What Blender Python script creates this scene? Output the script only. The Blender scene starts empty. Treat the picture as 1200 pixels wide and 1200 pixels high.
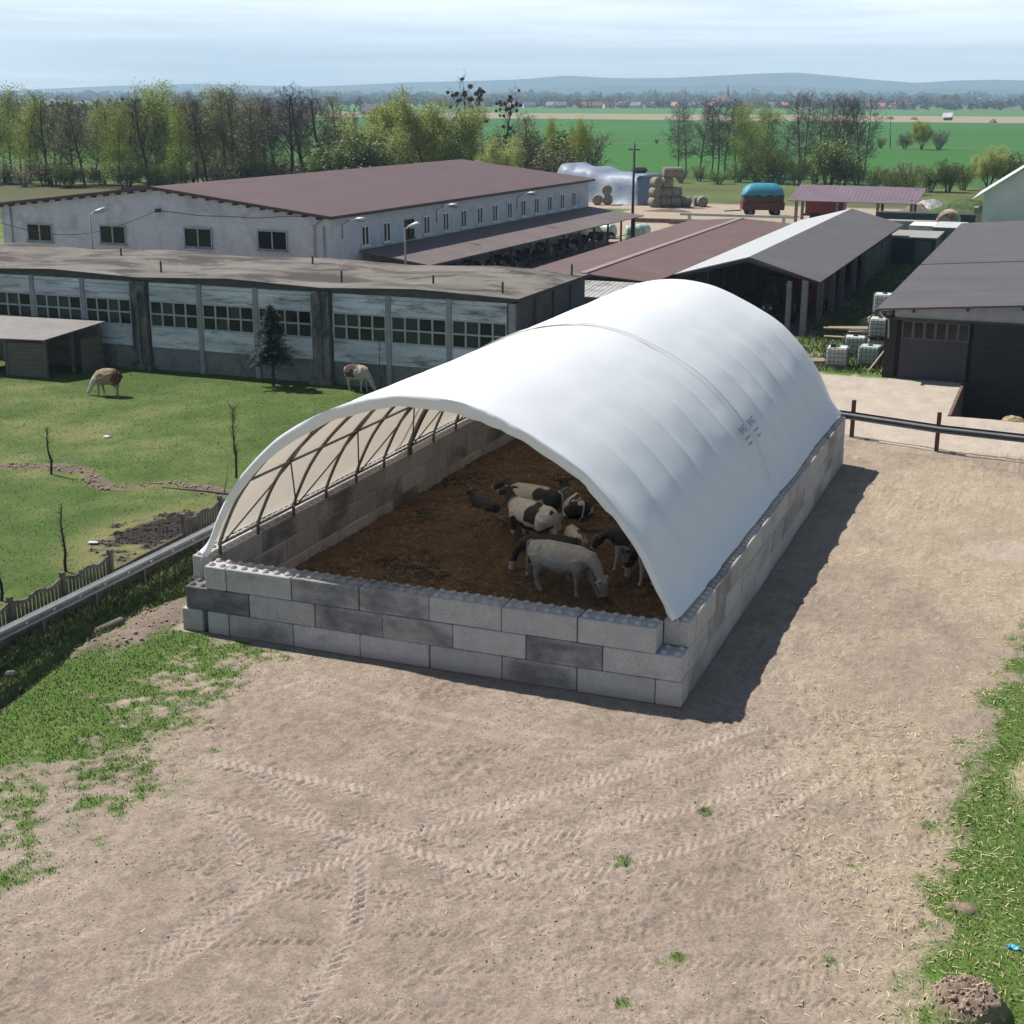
import bpy, bmesh, math, random
import numpy as np
from mathutils import Vector, Matrix
R = math.radians
random.seed(7)
scene = bpy.context.scene
COL = scene.collection
# ------------------------------------------------------------------ camera (solved from the block courses of the pen)
CAMP = (18.79, -27.5503, 12.7522); YAW, PITCH, ROLL, FPX = -0.3717, 0.2870, 0.0032, 1648.99
def cam_axes():
    f = Vector((math.sin(YAW)*math.cos(PITCH), math.cos(YAW)*math.cos(PITCH), -math.sin(PITCH)))
    r = Vector((math.cos(YAW), -math.sin(YAW), 0)); u = r.cross(f)
    r2 = r*math.cos(ROLL) + u*math.sin(ROLL); u2 = r2.cross(f)
    return r2, u2, f
CR, CU, CF = cam_axes()
def G(px, py, z=0.0):
    """ground survey: the point at height z seen at photo pixel px,py"""
    d = CF + CR*((px-600)/FPX) + CU*((600-py)/FPX)
    return Vector(CAMP) + d*((z-CAMP[2])/d.z)
def survey_far(px, Y, z=0.0):
    """a point in the plane y=Y in the column px of the photo"""
    d = CF + CR*((px-600)/FPX) + CU*((600-150)/FPX)
    t = (Y-CAMP[1])/d.y
    return Vector((CAMP[0]+d.x*t, Y, z))
def height_at(p, py):
    """height above the ground point p at photo row py"""
    lo, hi = -5.0, 400.0
    for _ in range(50):
        m = (lo+hi)/2; d = Vector((p[0], p[1], m))-Vector(CAMP)
        row = 600-FPX*d.dot(CU)/d.dot(CF)
        if row > py: lo = m
        else: hi = m
    return m
cam = bpy.data.cameras.new('camera'); cam_o = bpy.data.objects.new('camera', cam); COL.objects.link(cam_o)
cam.sensor_width = 36; cam.lens = 36*FPX/1200; cam.clip_start = .5; cam.clip_end = 60000
M = Matrix((CR, CU, -CF)).transposed().to_4x4(); M.translation = Vector(CAMP); cam_o.matrix_world = M
scene.camera = cam_o
# ------------------------------------------------------------------ objects and tags
OFF = {}
def tag(o, label=None, cat=None, group=None, kind=None):
    if label: o['label'] = label
    if cat: o['category'] = cat
    if group: o['group'] = group
    if kind: o['kind'] = kind
    return o
def thing(name, label, cat, loc=(0,0,0), rz=0.0, group=None):
    o = bpy.data.objects.new(name, None); COL.objects.link(o); o.empty_display_size = .2
    o.location = loc; o.rotation_euler = (0,0,rz); OFF[o.name] = Vector(loc) if rz == 0 else Vector((0,0,0))
    return tag(o, label, cat, group)
def link_mesh(name, me, parent=None, loc=None):
    o = bpy.data.objects.new(name, me); COL.objects.link(o)
    if parent is not None: o.parent = parent; OFF[o.name] = OFF.get(parent.name, Vector((0,0,0)))
    elif loc is not None: o.location = loc; OFF[o.name] = Vector(loc)
    return o
def copy_tree(o, parent=None, loc=None, rz=None, scale=None):
    c = o.copy(); COL.objects.link(c); c.parent = parent
    if loc is not None: c.location = loc
    if rz is not None: c.rotation_euler = (0,0,rz)
    if scale is not None: c.scale = scale
    for ch in list(o.children): copy_tree(ch, c)
    return c
ORD = ['first','second','third','fourth','fifth','sixth','seventh','eighth','ninth','tenth','eleventh','twelfth','thirteenth','fourteenth','fifteenth','sixteenth','seventeenth','eighteenth','nineteenth','twentieth','twenty-first','twenty-second','twenty-third','twenty-fourth','twenty-fifth','twenty-sixth','twenty-seventh','twenty-eighth','twenty-ninth','thirtieth','thirty-first','thirty-second','thirty-third','thirty-fourth','thirty-fifth','thirty-sixth']
class MB:
    """collects shapes in world (or local) coordinates and links them as one mesh object"""
    def __init__(s): s.v = []; s.f = []; s.m = []; s.mi = 0
    def add(s, vs, fs):
        b = len(s.v); s.v += [tuple(v) for v in vs]
        s.f += [tuple(b+i for i in f) for f in fs]; s.m += [s.mi]*len(fs)
    def box(s, c, d, rz=0.0, ch=0.0, rot=None):
        hx, hy, hz = d[0]/2, d[1]/2, d[2]/2
        rm = rot if rot is not None else (Matrix.Rotation(rz,3,'Z') if rz else None)
        if ch <= 0:
            vs = [Vector((x,y,z)) for x in (-hx,hx) for y in (-hy,hy) for z in (-hz,hz)]
            fs = [(0,1,3,2),(4,6,7,5),(0,4,5,1),(2,3,7,6),(0,2,6,4),(1,5,7,3)]
        else:
            vs = []; idx = {}
            for sx in (-1,1):
                for sy in (-1,1):
                    for sz in (-1,1):
                        for a in range(3):
                            p = [sx*(hx-ch), sy*(hy-ch), sz*(hz-ch)]; p[a] += (sx,sy,sz)[a]*ch
                            idx[sx,sy,sz,a] = len(vs); vs.append(Vector(p))
            fs = []
            for a in range(3):
                b, c2 = (a+1)%3, (a+2)%3
                for sg in (-1,1):
                    q = []
                    for (u, w) in ((-1,-1),(1,-1),(1,1),(-1,1)):
                        k = [0,0,0]; k[a] = sg; k[b] = u; k[c2] = w; q.append(idx[k[0],k[1],k[2],a])
                    fs.append(tuple(q if sg > 0 else q[::-1]))
                for u in (-1,1):
                    for w in (-1,1):   # edge along a between face b(u) and c2(w)
                        k0 = [0,0,0]; k1 = [0,0,0]; k0[a] = -1; k1[a] = 1
                        for k in (k0,k1): k[b] = u; k[c2] = w
                        q = [idx[(*k0,b)], idx[(*k1,b)], idx[(*k1,c2)], idx[(*k0,c2)]]
                        fs.append(tuple(q[::-1] if u*w > 0 else q))
            for sx in (-1,1):
                for sy in (-1,1):
                    for sz in (-1,1):
                        q = [idx[sx,sy,sz,a] for a in range(3)]
                        fs.append(tuple(q if sx*sy*sz > 0 else q[::-1]))
        c = Vector(c)
        s.add([(rm @ v if rm is not None else v)+c for v in vs], fs)
    def bar(s, p, q, w, h, up=(0,0,1)):
        p = Vector(p); q = Vector(q); y = (q-p); L = y.length; y.normalize(); z = Vector(up)
        x = y.cross(z); x.normalize(); z = x.cross(y)
        s.box((p+q)/2, (w, L, h), rot=Matrix((x,y,z)).transposed())
    def tube(s, pts, rad, n=8, cap=True):
        pts = [Vector(p) for p in pts]; k = len(pts)
        if not hasattr(rad,'__len__'): rad = [rad]*k
        ref = None; vs = []; fs = []
        for i, p in enumerate(pts):
            t = (pts[min(i+1,k-1)]-pts[max(i-1,0)]); t.normalize()
            if ref is None: ref = Vector((1,0,0)) if abs(t.x) < .8 else Vector((0,1,0))
            u = ref - t*ref.dot(t); u.normalize(); ref = u; w = t.cross(u)
            r = rad[i]; rx, ry = (r if hasattr(r,'__len__') else (r,r))
            for j in range(n):
                a = 2*math.pi*j/n; vs.append(p+u*(rx*math.cos(a))+w*(ry*math.sin(a)))
        for i in range(k-1):
            for j in range(n):
                a = i*n+j; b = i*n+(j+1)%n; fs.append((a,b,b+n,a+n))
        if cap: fs.append(tuple(range(n-1,-1,-1))); fs.append(tuple(range((k-1)*n,k*n)))
        s.add(vs, fs)
    def lathe(s, c, axis, prof, n=20):
        """prof: list of (along, radius)"""
        ax = Vector(axis).normalized(); c = Vector(c)
        u = ax.orthogonal().normalized(); w = ax.cross(u); vs = []; fs = []
        for (t, r) in prof:
            for j in range(n):
                a = 2*math.pi*j/n; vs.append(c+ax*t+u*(r*math.cos(a))+w*(r*math.sin(a)))
        for i in range(len(prof)-1):
            for j in range(n):
                a = i*n+j; b = i*n+(j+1)%n; fs.append((a,b,b+n,a+n))
        fs.append(tuple(range(n-1,-1,-1))); fs.append(tuple(range((len(prof)-1)*n,len(prof)*n)))
        s.add(vs, fs)
    def prism(s, poly, h0, h1, plane='xy'):
        """poly in a plane, extruded along the third axis; plane xz extrudes along y, yz along x"""
        n = len(poly)
        def P(a, b, h): return (a,b,h) if plane == 'xy' else ((a,h,b) if plane == 'xz' else (h,a,b))
        vs = [P(a,b,h0) for a,b in poly]+[P(a,b,h1) for a,b in poly]
        fs = [tuple(range(n-1,-1,-1)), tuple(range(n,2*n))]+[(i,(i+1)%n,(i+1)%n+n,i+n) for i in range(n)]
        s.add(vs, fs)
    def sheet(s, rows):
        """a grid of points rows[i][j]"""
        n = len(rows[0]); s.add([p for r in rows for p in r], [(i*n+j,i*n+j+1,(i+1)*n+j+1,(i+1)*n+j) for i in range(len(rows)-1) for j in range(n-1)])
    def slab(s, quad, t):
        """quad of four points (top), thickness t downward"""
        q = [Vector(p) for p in quad]; d = Vector((0,0,-t))
        s.add(q+[p+d for p in q], [(0,1,2,3),(7,6,5,4),(0,4,5,1),(1,5,6,2),(2,6,7,3),(3,7,4,0)])
    def mesh(s, name, mats, off=None, smooth=False, fix=True):
        me = bpy.data.meshes.new(name); o = off or Vector((0,0,0))
        me.from_pydata([(v[0]-o[0],v[1]-o[1],v[2]-o[2]) for v in s.v], [], s.f)
        if not isinstance(mats,(list,tuple)): mats = [mats]
        for m in mats: me.materials.append(m)
        if len(mats) > 1: me.polygons.foreach_set('material_index', s.m)
        if fix:
            b = bmesh.new(); b.from_mesh(me); bmesh.ops.recalc_face_normals(b, faces=b.faces); b.to_mesh(me); b.free()
        if smooth: me.polygons.foreach_set('use_smooth', [True]*len(me.polygons))
        me.update(); return me
    def build(s, name, mats, parent=None, loc=None, smooth=False, fix=True):
        off = OFF.get(parent.name) if parent is not None else (Vector(loc) if loc is not None else None)
        return link_mesh(name, s.mesh(name, mats, off, smooth, fix), parent, loc)
# ------------------------------------------------------------------ noise (numpy)
def hash2(ix, iy, seed):
    h = (ix.astype(np.int64)*374761393 + iy.astype(np.int64)*668265263 + seed*974634653) & 0xffffffff
    h = ((h ^ (h >> 13))*1274126177) & 0xffffffff
    return ((h ^ (h >> 16)) & 0xffff)/65535.0
def vnoise(X, Y, s, seed=1):
    x = X/s; y = Y/s; ix = np.floor(x); iy = np.floor(y); fx = x-ix; fy = y-iy
    fx = fx*fx*(3-2*fx); fy = fy*fy*(3-2*fy)
    a = hash2(ix,iy,seed); b = hash2(ix+1,iy,seed); c = hash2(ix,iy+1,seed); d = hash2(ix+1,iy+1,seed)
    return (a*(1-fx)+b*fx)*(1-fy)+(c*(1-fx)+d*fx)*fy
def fbm(X, Y, s, seed=1, o=4):
    t = 0; a = .5; n = 0
    for k in range(o): t = t+a*vnoise(X,Y,s/2**k,seed+k*17); n += a; a *= .55
    return t/n
def sstep(a, b, x):
    t = np.clip((x-a)/(b-a),0,1); return t*t*(3-2*t)
# ------------------------------------------------------------------ materials
def nodes(name):
    m = bpy.data.materials.new(name); m.use_nodes = True; nt = m.node_tree
    return m, nt, nt.nodes['Principled BSDF']
def N(nt, typ, **kw):
    n = nt.nodes.new(typ)
    for k, v in kw.items():
        if k in n.inputs: n.inputs[k].default_value = v
        else: setattr(n, k, v)
    return n
def ramp(nt, fac, stops):
    r = nt.nodes.new('ShaderNodeValToRGB'); nt.links.new(fac, r.inputs[0])
    while len(r.color_ramp.elements) < len(stops): r.color_ramp.elements.new(.5)
    for e, (p, c) in zip(r.color_ramp.elements, stops):
        e.position = p; e.color = (c,c,c,1) if not hasattr(c,'__len__') else (*c,1)
    return r
def mixc(nt, fac, a, b, mode='MIX'):
    m = nt.nodes.new('ShaderNodeMix'); m.data_type = 'RGBA'; m.blend_type = mode
    for sock, v in ((m.inputs[0],fac),(m.inputs[6],a),(m.inputs[7],b)):
        if isinstance(v, bpy.types.NodeSocket): nt.links.new(v, sock)
        elif hasattr(v,'__len__'): sock.default_value = (*v,1)
        else: sock.default_value = v
    return m.outputs[2]
def math_n(nt, op, a, b=0.0):
    m = nt.nodes.new('ShaderNodeMath'); m.operation = op
    for sock, v in ((m.inputs[0],a),(m.inputs[1],b)):
        if isinstance(v, bpy.types.NodeSocket): nt.links.new(v, sock)
        else: sock.default_value = v
    return m.outputs[0]
def coord(nt, kind='Object', scale=(1,1,1), rot=(0,0,0)):
    if kind == 'World': src = nt.nodes.new('ShaderNodeNewGeometry').outputs['Position']
    else: src = nt.nodes.new('ShaderNodeTexCoord').outputs[kind]
    mp = N(nt,'ShaderNodeMapping'); mp.inputs['Scale'].default_value = scale; mp.inputs['Rotation'].default_value = rot
    nt.links.new(src, mp.inputs['Vector']); return mp.outputs[0]
def noise(nt, vec, scale, detail=5, rough=.6, dist=0):
    n = N(nt,'ShaderNodeTexNoise'); n.inputs['Scale'].default_value = scale; n.inputs['Detail'].default_value = detail
    n.inputs['Roughness'].default_value = rough; n.inputs['Distortion'].default_value = dist
    nt.links.new(vec, n.inputs['Vector']); return n.outputs['Fac']
def bump(nt, bsdf, fac, strength=.3, dist=.02):
    b = N(nt,'ShaderNodeBump'); b.inputs['Strength'].default_value = strength; b.inputs['Distance'].default_value = dist
    nt.links.new(fac, b.inputs['Height']); nt.links.new(b.outputs[0], bsdf.inputs['Normal']); return b
def surf(name, c1, c2, scale=3.0, rough=.85, stretch=(1,1,1), stain=None, stain_scale=1.0, stain_rng=(.5,.7), bmp=.2, bdist=.01, fine=None, metal=0.0, kind='World', spec=.3, rot=(0,0,0), sdist=.6):
    m, nt, b = nodes(name); v = coord(nt, kind, stretch, rot)
    n1 = noise(nt, v, scale, 6, .65)
    c = ramp(nt, n1, [(.3,c1),(.7,c2)]).outputs[0]
    n3 = noise(nt, v, fine or scale*14, 4, .7)
    c = mixc(nt, .35, c, mixc(nt, 1, c, ramp(nt, n3, [(.25,.55),(.75,1.35)]).outputs[0], 'MULTIPLY'))
    if stain is not None:
        ns = noise(nt, v, stain_scale, 7, .72, sdist)
        c = mixc(nt, ramp(nt, ns, [(stain_rng[0],0.0),(stain_rng[1],1.0)]).outputs[0], c, stain)
    nt.links.new(c, b.inputs['Base Color']); b.inputs['Roughness'].default_value = rough; b.inputs['Metallic'].default_value = metal
    b.inputs['Specular IOR Level'].default_value = spec
    if bmp: bump(nt, b, n3, bmp, bdist)
    return m
def plain(name, c, rough=.6, metal=0.0, spec=.4, var=.25, scale=2.0):
    return surf(name, tuple(x*(1-var) for x in c), tuple(min(1,x*(1+var)) for x in c), scale, rough, bmp=.08, metal=metal, spec=spec)
def corrugated(name, c1, c2, pitch, axis=0, rough=.6, stain=None, bmp=.6, metal=0.0, rz=0.0):
    """profiled sheet with ribs repeating along a horizontal direction (rz turns it)"""
    m, nt, b = nodes(name); v = coord(nt,'World')
    sep = N(nt,'ShaderNodeSeparateXYZ'); mp = N(nt,'ShaderNodeMapping'); mp.inputs['Rotation'].default_value = (0,0,-rz)
    nt.links.new(v, mp.inputs['Vector']); nt.links.new(mp.outputs[0], sep.inputs[0])
    wv = math_n(nt,'SINE', math_n(nt,'MULTIPLY', sep.outputs[axis], 2*math.pi/pitch))
    n1 = noise(nt, v, .5, 6, .65); c = ramp(nt, n1, [(.3,c1),(.7,c2)]).outputs[0]
    n2 = noise(nt, v, 9, 4, .7)
    c = mixc(nt, .4, c, mixc(nt, 1, c, ramp(nt, n2, [(.25,.6),(.75,1.3)]).outputs[0], 'MULTIPLY'))
    if stain is not None:
        c = mixc(nt, ramp(nt, noise(nt, v, 1.1, 7, .75, .7), [(.52,0.0),(.66,1.0)]).outputs[0], c, stain)
    nt.links.new(c, b.inputs['Base Color']); b.inputs['Roughness'].default_value = rough; b.inputs['Metallic'].default_value = metal
    bump(nt, b, wv, bmp, .03); return m
# ================================================================== SKY, SUN, AIR
SUN_EL = 53.1; SD = Vector((-.73, .18, 0)).normalized()*math.cos(R(SUN_EL)); SD.z = math.sin(R(SUN_EL))   # towards the sun
world = bpy.data.worlds.new('World'); scene.world = world; world.use_nodes = True; wt = world.node_tree
bg = wt.nodes['Background']; sky = wt.nodes.new('ShaderNodeTexSky'); sky.sky_type = 'NISHITA'; sky.sun_disc = False
sky.sun_elevation = R(SUN_EL); sky.sun_rotation = math.atan2(SD.x, SD.y) % (2*math.pi); sky.dust_density = .4; sky.air_density = 1.0; sky.ozone_density = 3.0; sky.altitude = 150
wv = coord(wt, 'Generated', (1.3,1.3,24.0)); cn = noise(wt, wv, 1.7, 8, .6, .6); cn2 = noise(wt, coord(wt,'Generated',(2.2,2.2,60.0)), 2.1, 6, .62, .5)
sepd = wt.nodes.new('ShaderNodeSeparateXYZ'); wt.links.new(coord(wt,'Generated'),sepd.inputs[0])
hor = ramp(wt, sepd.outputs[2], [(.0,1.0),(.06,.85),(.11,.18),(.24,0.0)]).outputs[0]
cl = ramp(wt, math_n(wt,'ADD', math_n(wt,'MULTIPLY',cn,.6), math_n(wt,'MULTIPLY',cn2,.4)), [(.40,0.0),(.60,1.0)]).outputs[0]
cl = math_n(wt,'MULTIPLY', cl, math_n(wt,'ADD',.05,math_n(wt,'MULTIPLY',hor,.80)))
skyb = mixc(wt, hor, sky.outputs[0], (15.8,17.0,18.0))
skyc = mixc(wt, cl, skyb, (21.5,22.3,23.0))
wt.links.new(skyc, bg.inputs[0]); bg.inputs[1].default_value = .055
sun = bpy.data.lights.new('sun','SUN'); sun.energy = 5.0; sun.angle = R(.53); sun.color = (1,.955,.89)
so = bpy.data.objects.new('sun', sun); COL.objects.link(so); so.rotation_euler = (-SD).to_track_quat('-Z','Y').to_euler(); so.location = SD*200
scene.view_settings.view_transform = 'Standard'; scene.view_settings.look = 'None'; scene.view_settings.gamma = 1; scene.view_settings.exposure = .58
scene.cycles.use_denoising = True; scene.cycles.max_bounces = 6; scene.cycles.diffuse_bounces = 3; scene.cycles.glossy_bounces = 2
scene.cycles.transmission_bounces = 4; scene.cycles.transparent_max_bounces = 6; scene.cycles.volume_bounces = 0; scene.cycles.caustics_reflective = False; scene.cycles.caustics_refractive = False
mh, ht, hb = nodes('air_haze'); ht.nodes.remove(hb); pv = ht.nodes.new('ShaderNodeVolumePrincipled')
pv.inputs['Color'].default_value = (.56,.80,1.0,1); pv.inputs['Density'].default_value = .00018; pv.inputs['Anisotropy'].default_value = .0
ht.links.new(pv.outputs[0], [n for n in ht.nodes if n.type == 'OUTPUT_MATERIAL'][0].inputs['Volume'])
hz = MB(); hz.box((0,4700,147),(11600,9940,300)); ho = hz.build('haze', mh, loc=(0,4700,147)); tag(ho,'pale blue air haze over the plain and the far hills','haze',kind='stuff')
# ================================================================== GROUND
TRK = dict(
T1=[(3.58,-5.77),(5.01,-6.01),(6.48,-6.92),(7.67,-7.8),(8.43,-8.43),(8.95,-9.52),(9.31,-10.69),(9.46,-11.91),(9.47,-13.5)],
T2=[(3.76,-7.64),(4.94,-7.7),(6.05,-8.44),(6.94,-9.47),(7.32,-10.22),(7.2,-11.4),(6.76,-12.76),(6.23,-13.84)],
T3=[(3.37,-6.06),(5.91,-5.92),(7.44,-5.99),(8.71,-6.03),(9.63,-5.77),(10.59,-4.67),(11.59,-3.51),(12.62,-2.18)],
T4=[(4.24,-7.63),(5.91,-7.49),(7.39,-7.58),(8.42,-7.6),(9.84,-7.79),(11.09,-7.74),(12.36,-6.96),(13.53,-5.64),(14.69,-3.83),(15.85,-1.09)],
T5=[(6.32,-12.59),(6.76,-11.45),(7.29,-9.77),(8.05,-8.19),(8.72,-7.16),(9.66,-5.83),(11.25,-3.53),(12.53,-1.83),(14.15,.65)],
T6=[(9.81,-7.73),(10.68,-6.7),(12.17,-5.35),(13.79,-3.47),(15.15,-.96)])
def spline(pts, step=.015):
    P = np.array(pts); n = len(P); out = []
    for i in range(n-1):
        p0 = P[max(i-1,0)]; p1 = P[i]; p2 = P[i+1]; p3 = P[min(i+2,n-1)]
        k = max(2,int(np.linalg.norm(p2-p1)/step)); t = np.linspace(0,1,k,endpoint=False)[:,None]
        out.append(.5*((2*p1)+(-p0+p2)*t+(2*p0-5*p1+4*p2-p3)*t*t+(-p0+3*p1-3*p2+p3)*t**3))
    return np.concatenate(out)
def interp(y, ys, xs): return np.interp(y, ys, xs)
def poly_dist(X, Y, pts):
    """distance to an open polyline"""
    d = np.full(X.shape, 1e9)
    for (ax,ay),(bx,by) in zip(pts[:-1],pts[1:]):
        vx, vy = bx-ax, by-ay; t = np.clip(((X-ax)*vx+(Y-ay)*vy)/(vx*vx+vy*vy+1e-9),0,1)
        d = np.minimum(d, np.hypot(X-ax-t*vx, Y-ay-t*vy))
    return d
SOIL = [(-15.8,11.2),(-14.08,11.9),(-12.55,11.54),(-11.6,10.8),(-10.67,10.35),(-9.74,10.62),(-9.05,11.5),(-7.73,11.42),(-6.5,11.1)]
TRENCH = [(-1.7,-7.0),(-2.04,-5.0),(-2.43,-2.9),(-2.75,-.6),(-2.64,.8),(-2.3,2.4),(-2.1,4.0)]
PATCH = [(12.7,-6.6,.35),(14.25,-9.2,.25),(14.35,-9.0,.2),(13.9,-10.4,.22),(14.4,-11.6,.3),(13.3,-11.3,.25),(13.6,-4.3,.3),(12.1,-10.6,.2),(16.6,-8.1,.25),(16.4,-5.2,.2),(11.3,-12.4,.3),(12.9,-12.8,.25)]
def masks(X, Y):
    n5 = fbm(X,Y,.55,3,4); n15 = fbm(X,Y,1.8,5,4); n60 = fbm(X,Y,7.0,9,3); n2 = fbm(X,Y,.22,13,3)
    near = (Y < 27)
    # left edge
    es = interp(Y,[-14,-10,-8.3,-6.5,-3.9,-1.4,-.6,2],[3.4,3.35,3.5,3.3,2.3,1.9,2.4,-.6]); eg = interp(Y,[-14,-5,-2.8,-.9,0,2],[.3,.2,-.1,.2,-.5,-1.2])
    u = np.clip((X-eg)/np.maximum(es-eg,.2),-3,2); thr = np.where(u < 0, .12+.28*np.exp(u*1.5), .40+.14*np.clip(u,0,1)+np.where(u > 1,(u-1)*.6,0))
    gl = sstep(-.11,.11,n2*.35+n5*.45+n15*.2-thr)*(Y < 6)*(X < 6)
    ins = (X > -.7)&(X < 11.9)&(Y > .1)&(Y < 22.9); gl = gl*(~((X > -1.05)&(Y > -.1)))
    # right strip
    er = interp(Y,[-14,-6,-1,2.4,6,9,14,27],[17.5,17.4,17.45,17.9,18.25,18.7,19.4,21]); eo = er+1.05
    u = (X-er)/(eo-er); thr = np.where(u < 0, .66-u*.7, .63-.32*np.clip(u,0,1.3)); gr = sstep(-.15,.15,n5*.6+n2*.25+n15*.15-thr)*(Y < 24)*(X > 14)
    pt = np.zeros_like(X)
    for (px,py,pr_) in PATCH: pt = np.maximum(pt, sstep(1.0,.3,np.hypot(X-px,(Y-py)*1.3)/pr_+.9*(n5-.5))*sstep(.45,.6,n2))
    lawn = ((X < -3.85)&(Y < 29.2)).astype(float)
    grass = np.maximum(np.maximum(gl,gr),np.maximum(pt*.9,lawn))
    bank = ((X >= -3.85)&(X < -2.3)&(Y < 29)).astype(float)*sstep(.28,.4,n15+.1)
    grass = np.maximum(grass, bank)
    soil = sstep(.42,.16,poly_dist(X,Y,SOIL)+.55*(n5-.5)+.75*(n15-.5)+.35*(n2-.5))
    sc = np.hypot((X+6.15)/1.25,(Y-6.5)/2.1); scorch = sstep(1.12,.80,sc+1.2*(n5-.5)+.5*(n15-.5)+.6*(n2-.5)); dry = sstep(2.0,1.0,sc+.8*(n15-.5))*lawn*(1-scorch)
    dry = np.maximum(dry, .62*sstep(.52,.7,n15*.5+n60*.5)*lawn)
    tr = poly_dist(X,Y,TRENCH); trench = sstep(.32,.1,tr+.15*(n5-.5))
    spoil = sstep(.85,.3,np.abs(poly_dist(X,Y,[(-1.9,-3.5),(-1.75,-1),(-1.5,1.5),(-1.35,3.2)]))+.7*(n5-.5))*(Y > -5)*sstep(.42,.6,n15+.12*(Y > -1.2))
    grass = grass*(1-soil)*(1-scorch)*(1-np.clip(spoil,0,1))*(1-.8*trench)
    conc = sstep(27.0,27.9,Y+.9*(n15-.5)+interp(X,[5,12,15,40],[.9,.3,1.2,1.6]))*(Y < 40.6)*(X > 6)
    mid = (Y > 40.6)&(Y < 100)&(X > 5.2)&(X < 11.3); gm = mid*sstep(.36,.5,n15*.6+n5*.4+.10*sstep(6,9,X))*1.0
    gm = np.maximum(gm, ((Y > 40)&(Y < 47)&(X > 7)&(X < 11.5))*sstep(.36,.46,n15))
    rgr = ((Y > 100)&(Y < 160)&(X > 1.5))*sstep(.36,.5,n60*.5+n15*.5+.1)
    far = np.clip((Y-147)/6,0,1)*(Y > 140)*.85; lfar = ((X < -52)|((X < -30)&(Y > 103)&(Y < 137)))*(Y > 29)*sstep(.3,.5,n60*.6+n15*.4)
    grass = np.maximum.reduce([grass*near+grass*lawn*(Y >= 27),gm,rgr,far,lfar.astype(float)])
    grass = np.clip(grass,0,1)*(1-ins)
    straw = sstep(.38,.6,n60*.45+n15*.35+n5*.2)*sstep(12.5,17,X+.12*(Y-2))*sstep(-14,-6,Y)*(Y < 27)*(X > 12)
    straw = np.maximum(straw, .8*sstep(1.2,.2,np.abs(u-.1))*(X > 14)*(Y < 27)*sstep(.35,.5,n5))
    heap = sstep(.95,.4,np.hypot((X-19.6)/1.0,(Y+.9)/2.0)+.4*(n5-.5)); straw = np.maximum(straw,heap)
    pale = sstep(1.1,.6,np.hypot((X-18.2)/1.6,(Y-14.2)/1.3)+.4*(n15-.5))
    mole = sstep(1.0,.55,np.hypot(X-18.61,(Y+8.75)/1.05)/.62+.35*(n2-.5)+.3*(n5-.5)); mole2 = sstep(1,.5,np.hypot((X-18.3)/.32,(Y+6.0)/.2)+.3*(n2-.5)); mole3 = sstep(1,.5,np.hypot((X-18.05)/.2,(Y+4.6)/.25)+.3*(n2-.5))
    grass = grass*(1-np.maximum.reduce([mole,mole2,mole3]))*(1-.75*heap)
    return dict(grass=grass,dry=dry,soil=soil,scorch=scorch,trench=trench,conc=conc,straw=straw,pale=pale,mole=mole,mole2=mole2,bank=bank,spoil=spoil,n5=n5,n15=n15,n60=n60,n2=n2,ins=ins,lawn=lawn,far=far,heap=heap)
def col(a,b,t): return np.array(a)[None]*(1-t[:,None])+np.array(b)[None]*t[:,None]
def lerp(c,d,t): return c*(1-t[:,None])+(d if getattr(d,'ndim',1) == 2 else np.array(d)[None])*t[:,None]
def axis(segs):
    out = [segs[0][0]]
    for a,b,st in segs:
        k = max(1,round((b-a)/st)); out += [a+(b-a)*(i+1)/k for i in range(k)]
    return np.array(out)
gx = axis([(-5200,-700,250),(-700,-150,25),(-150,-45,5),(-45,-17,.6),(-17,-4,.2),(-4,1.6,.07),(1.6,20.4,.04),(20.4,26,.3),(26,90,3),(90,600,30),(600,5200,230)])
gy = axis([(-120,-40,10),(-40,-14.5,.8),(-14.5,1,.04),(1,12,.14),(12,30,.3),(30,32.7,.3),(32.7,40.4,.55),(40.4,62,.4),(62,150,1.6),(150,154,1),(154,372,7),(372,377,1),(377,800,15),(800,804,2),(804,1085,18),(1085,1090,2.5),(1090,1560,20),(1560,1566,3),(1566,2200,35),(2200,9400,300)])
XX, YY = np.meshgrid(gx, gy); X = XX.ravel(); Y = YY.ravel(); mk = masks(X,Y)
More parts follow.
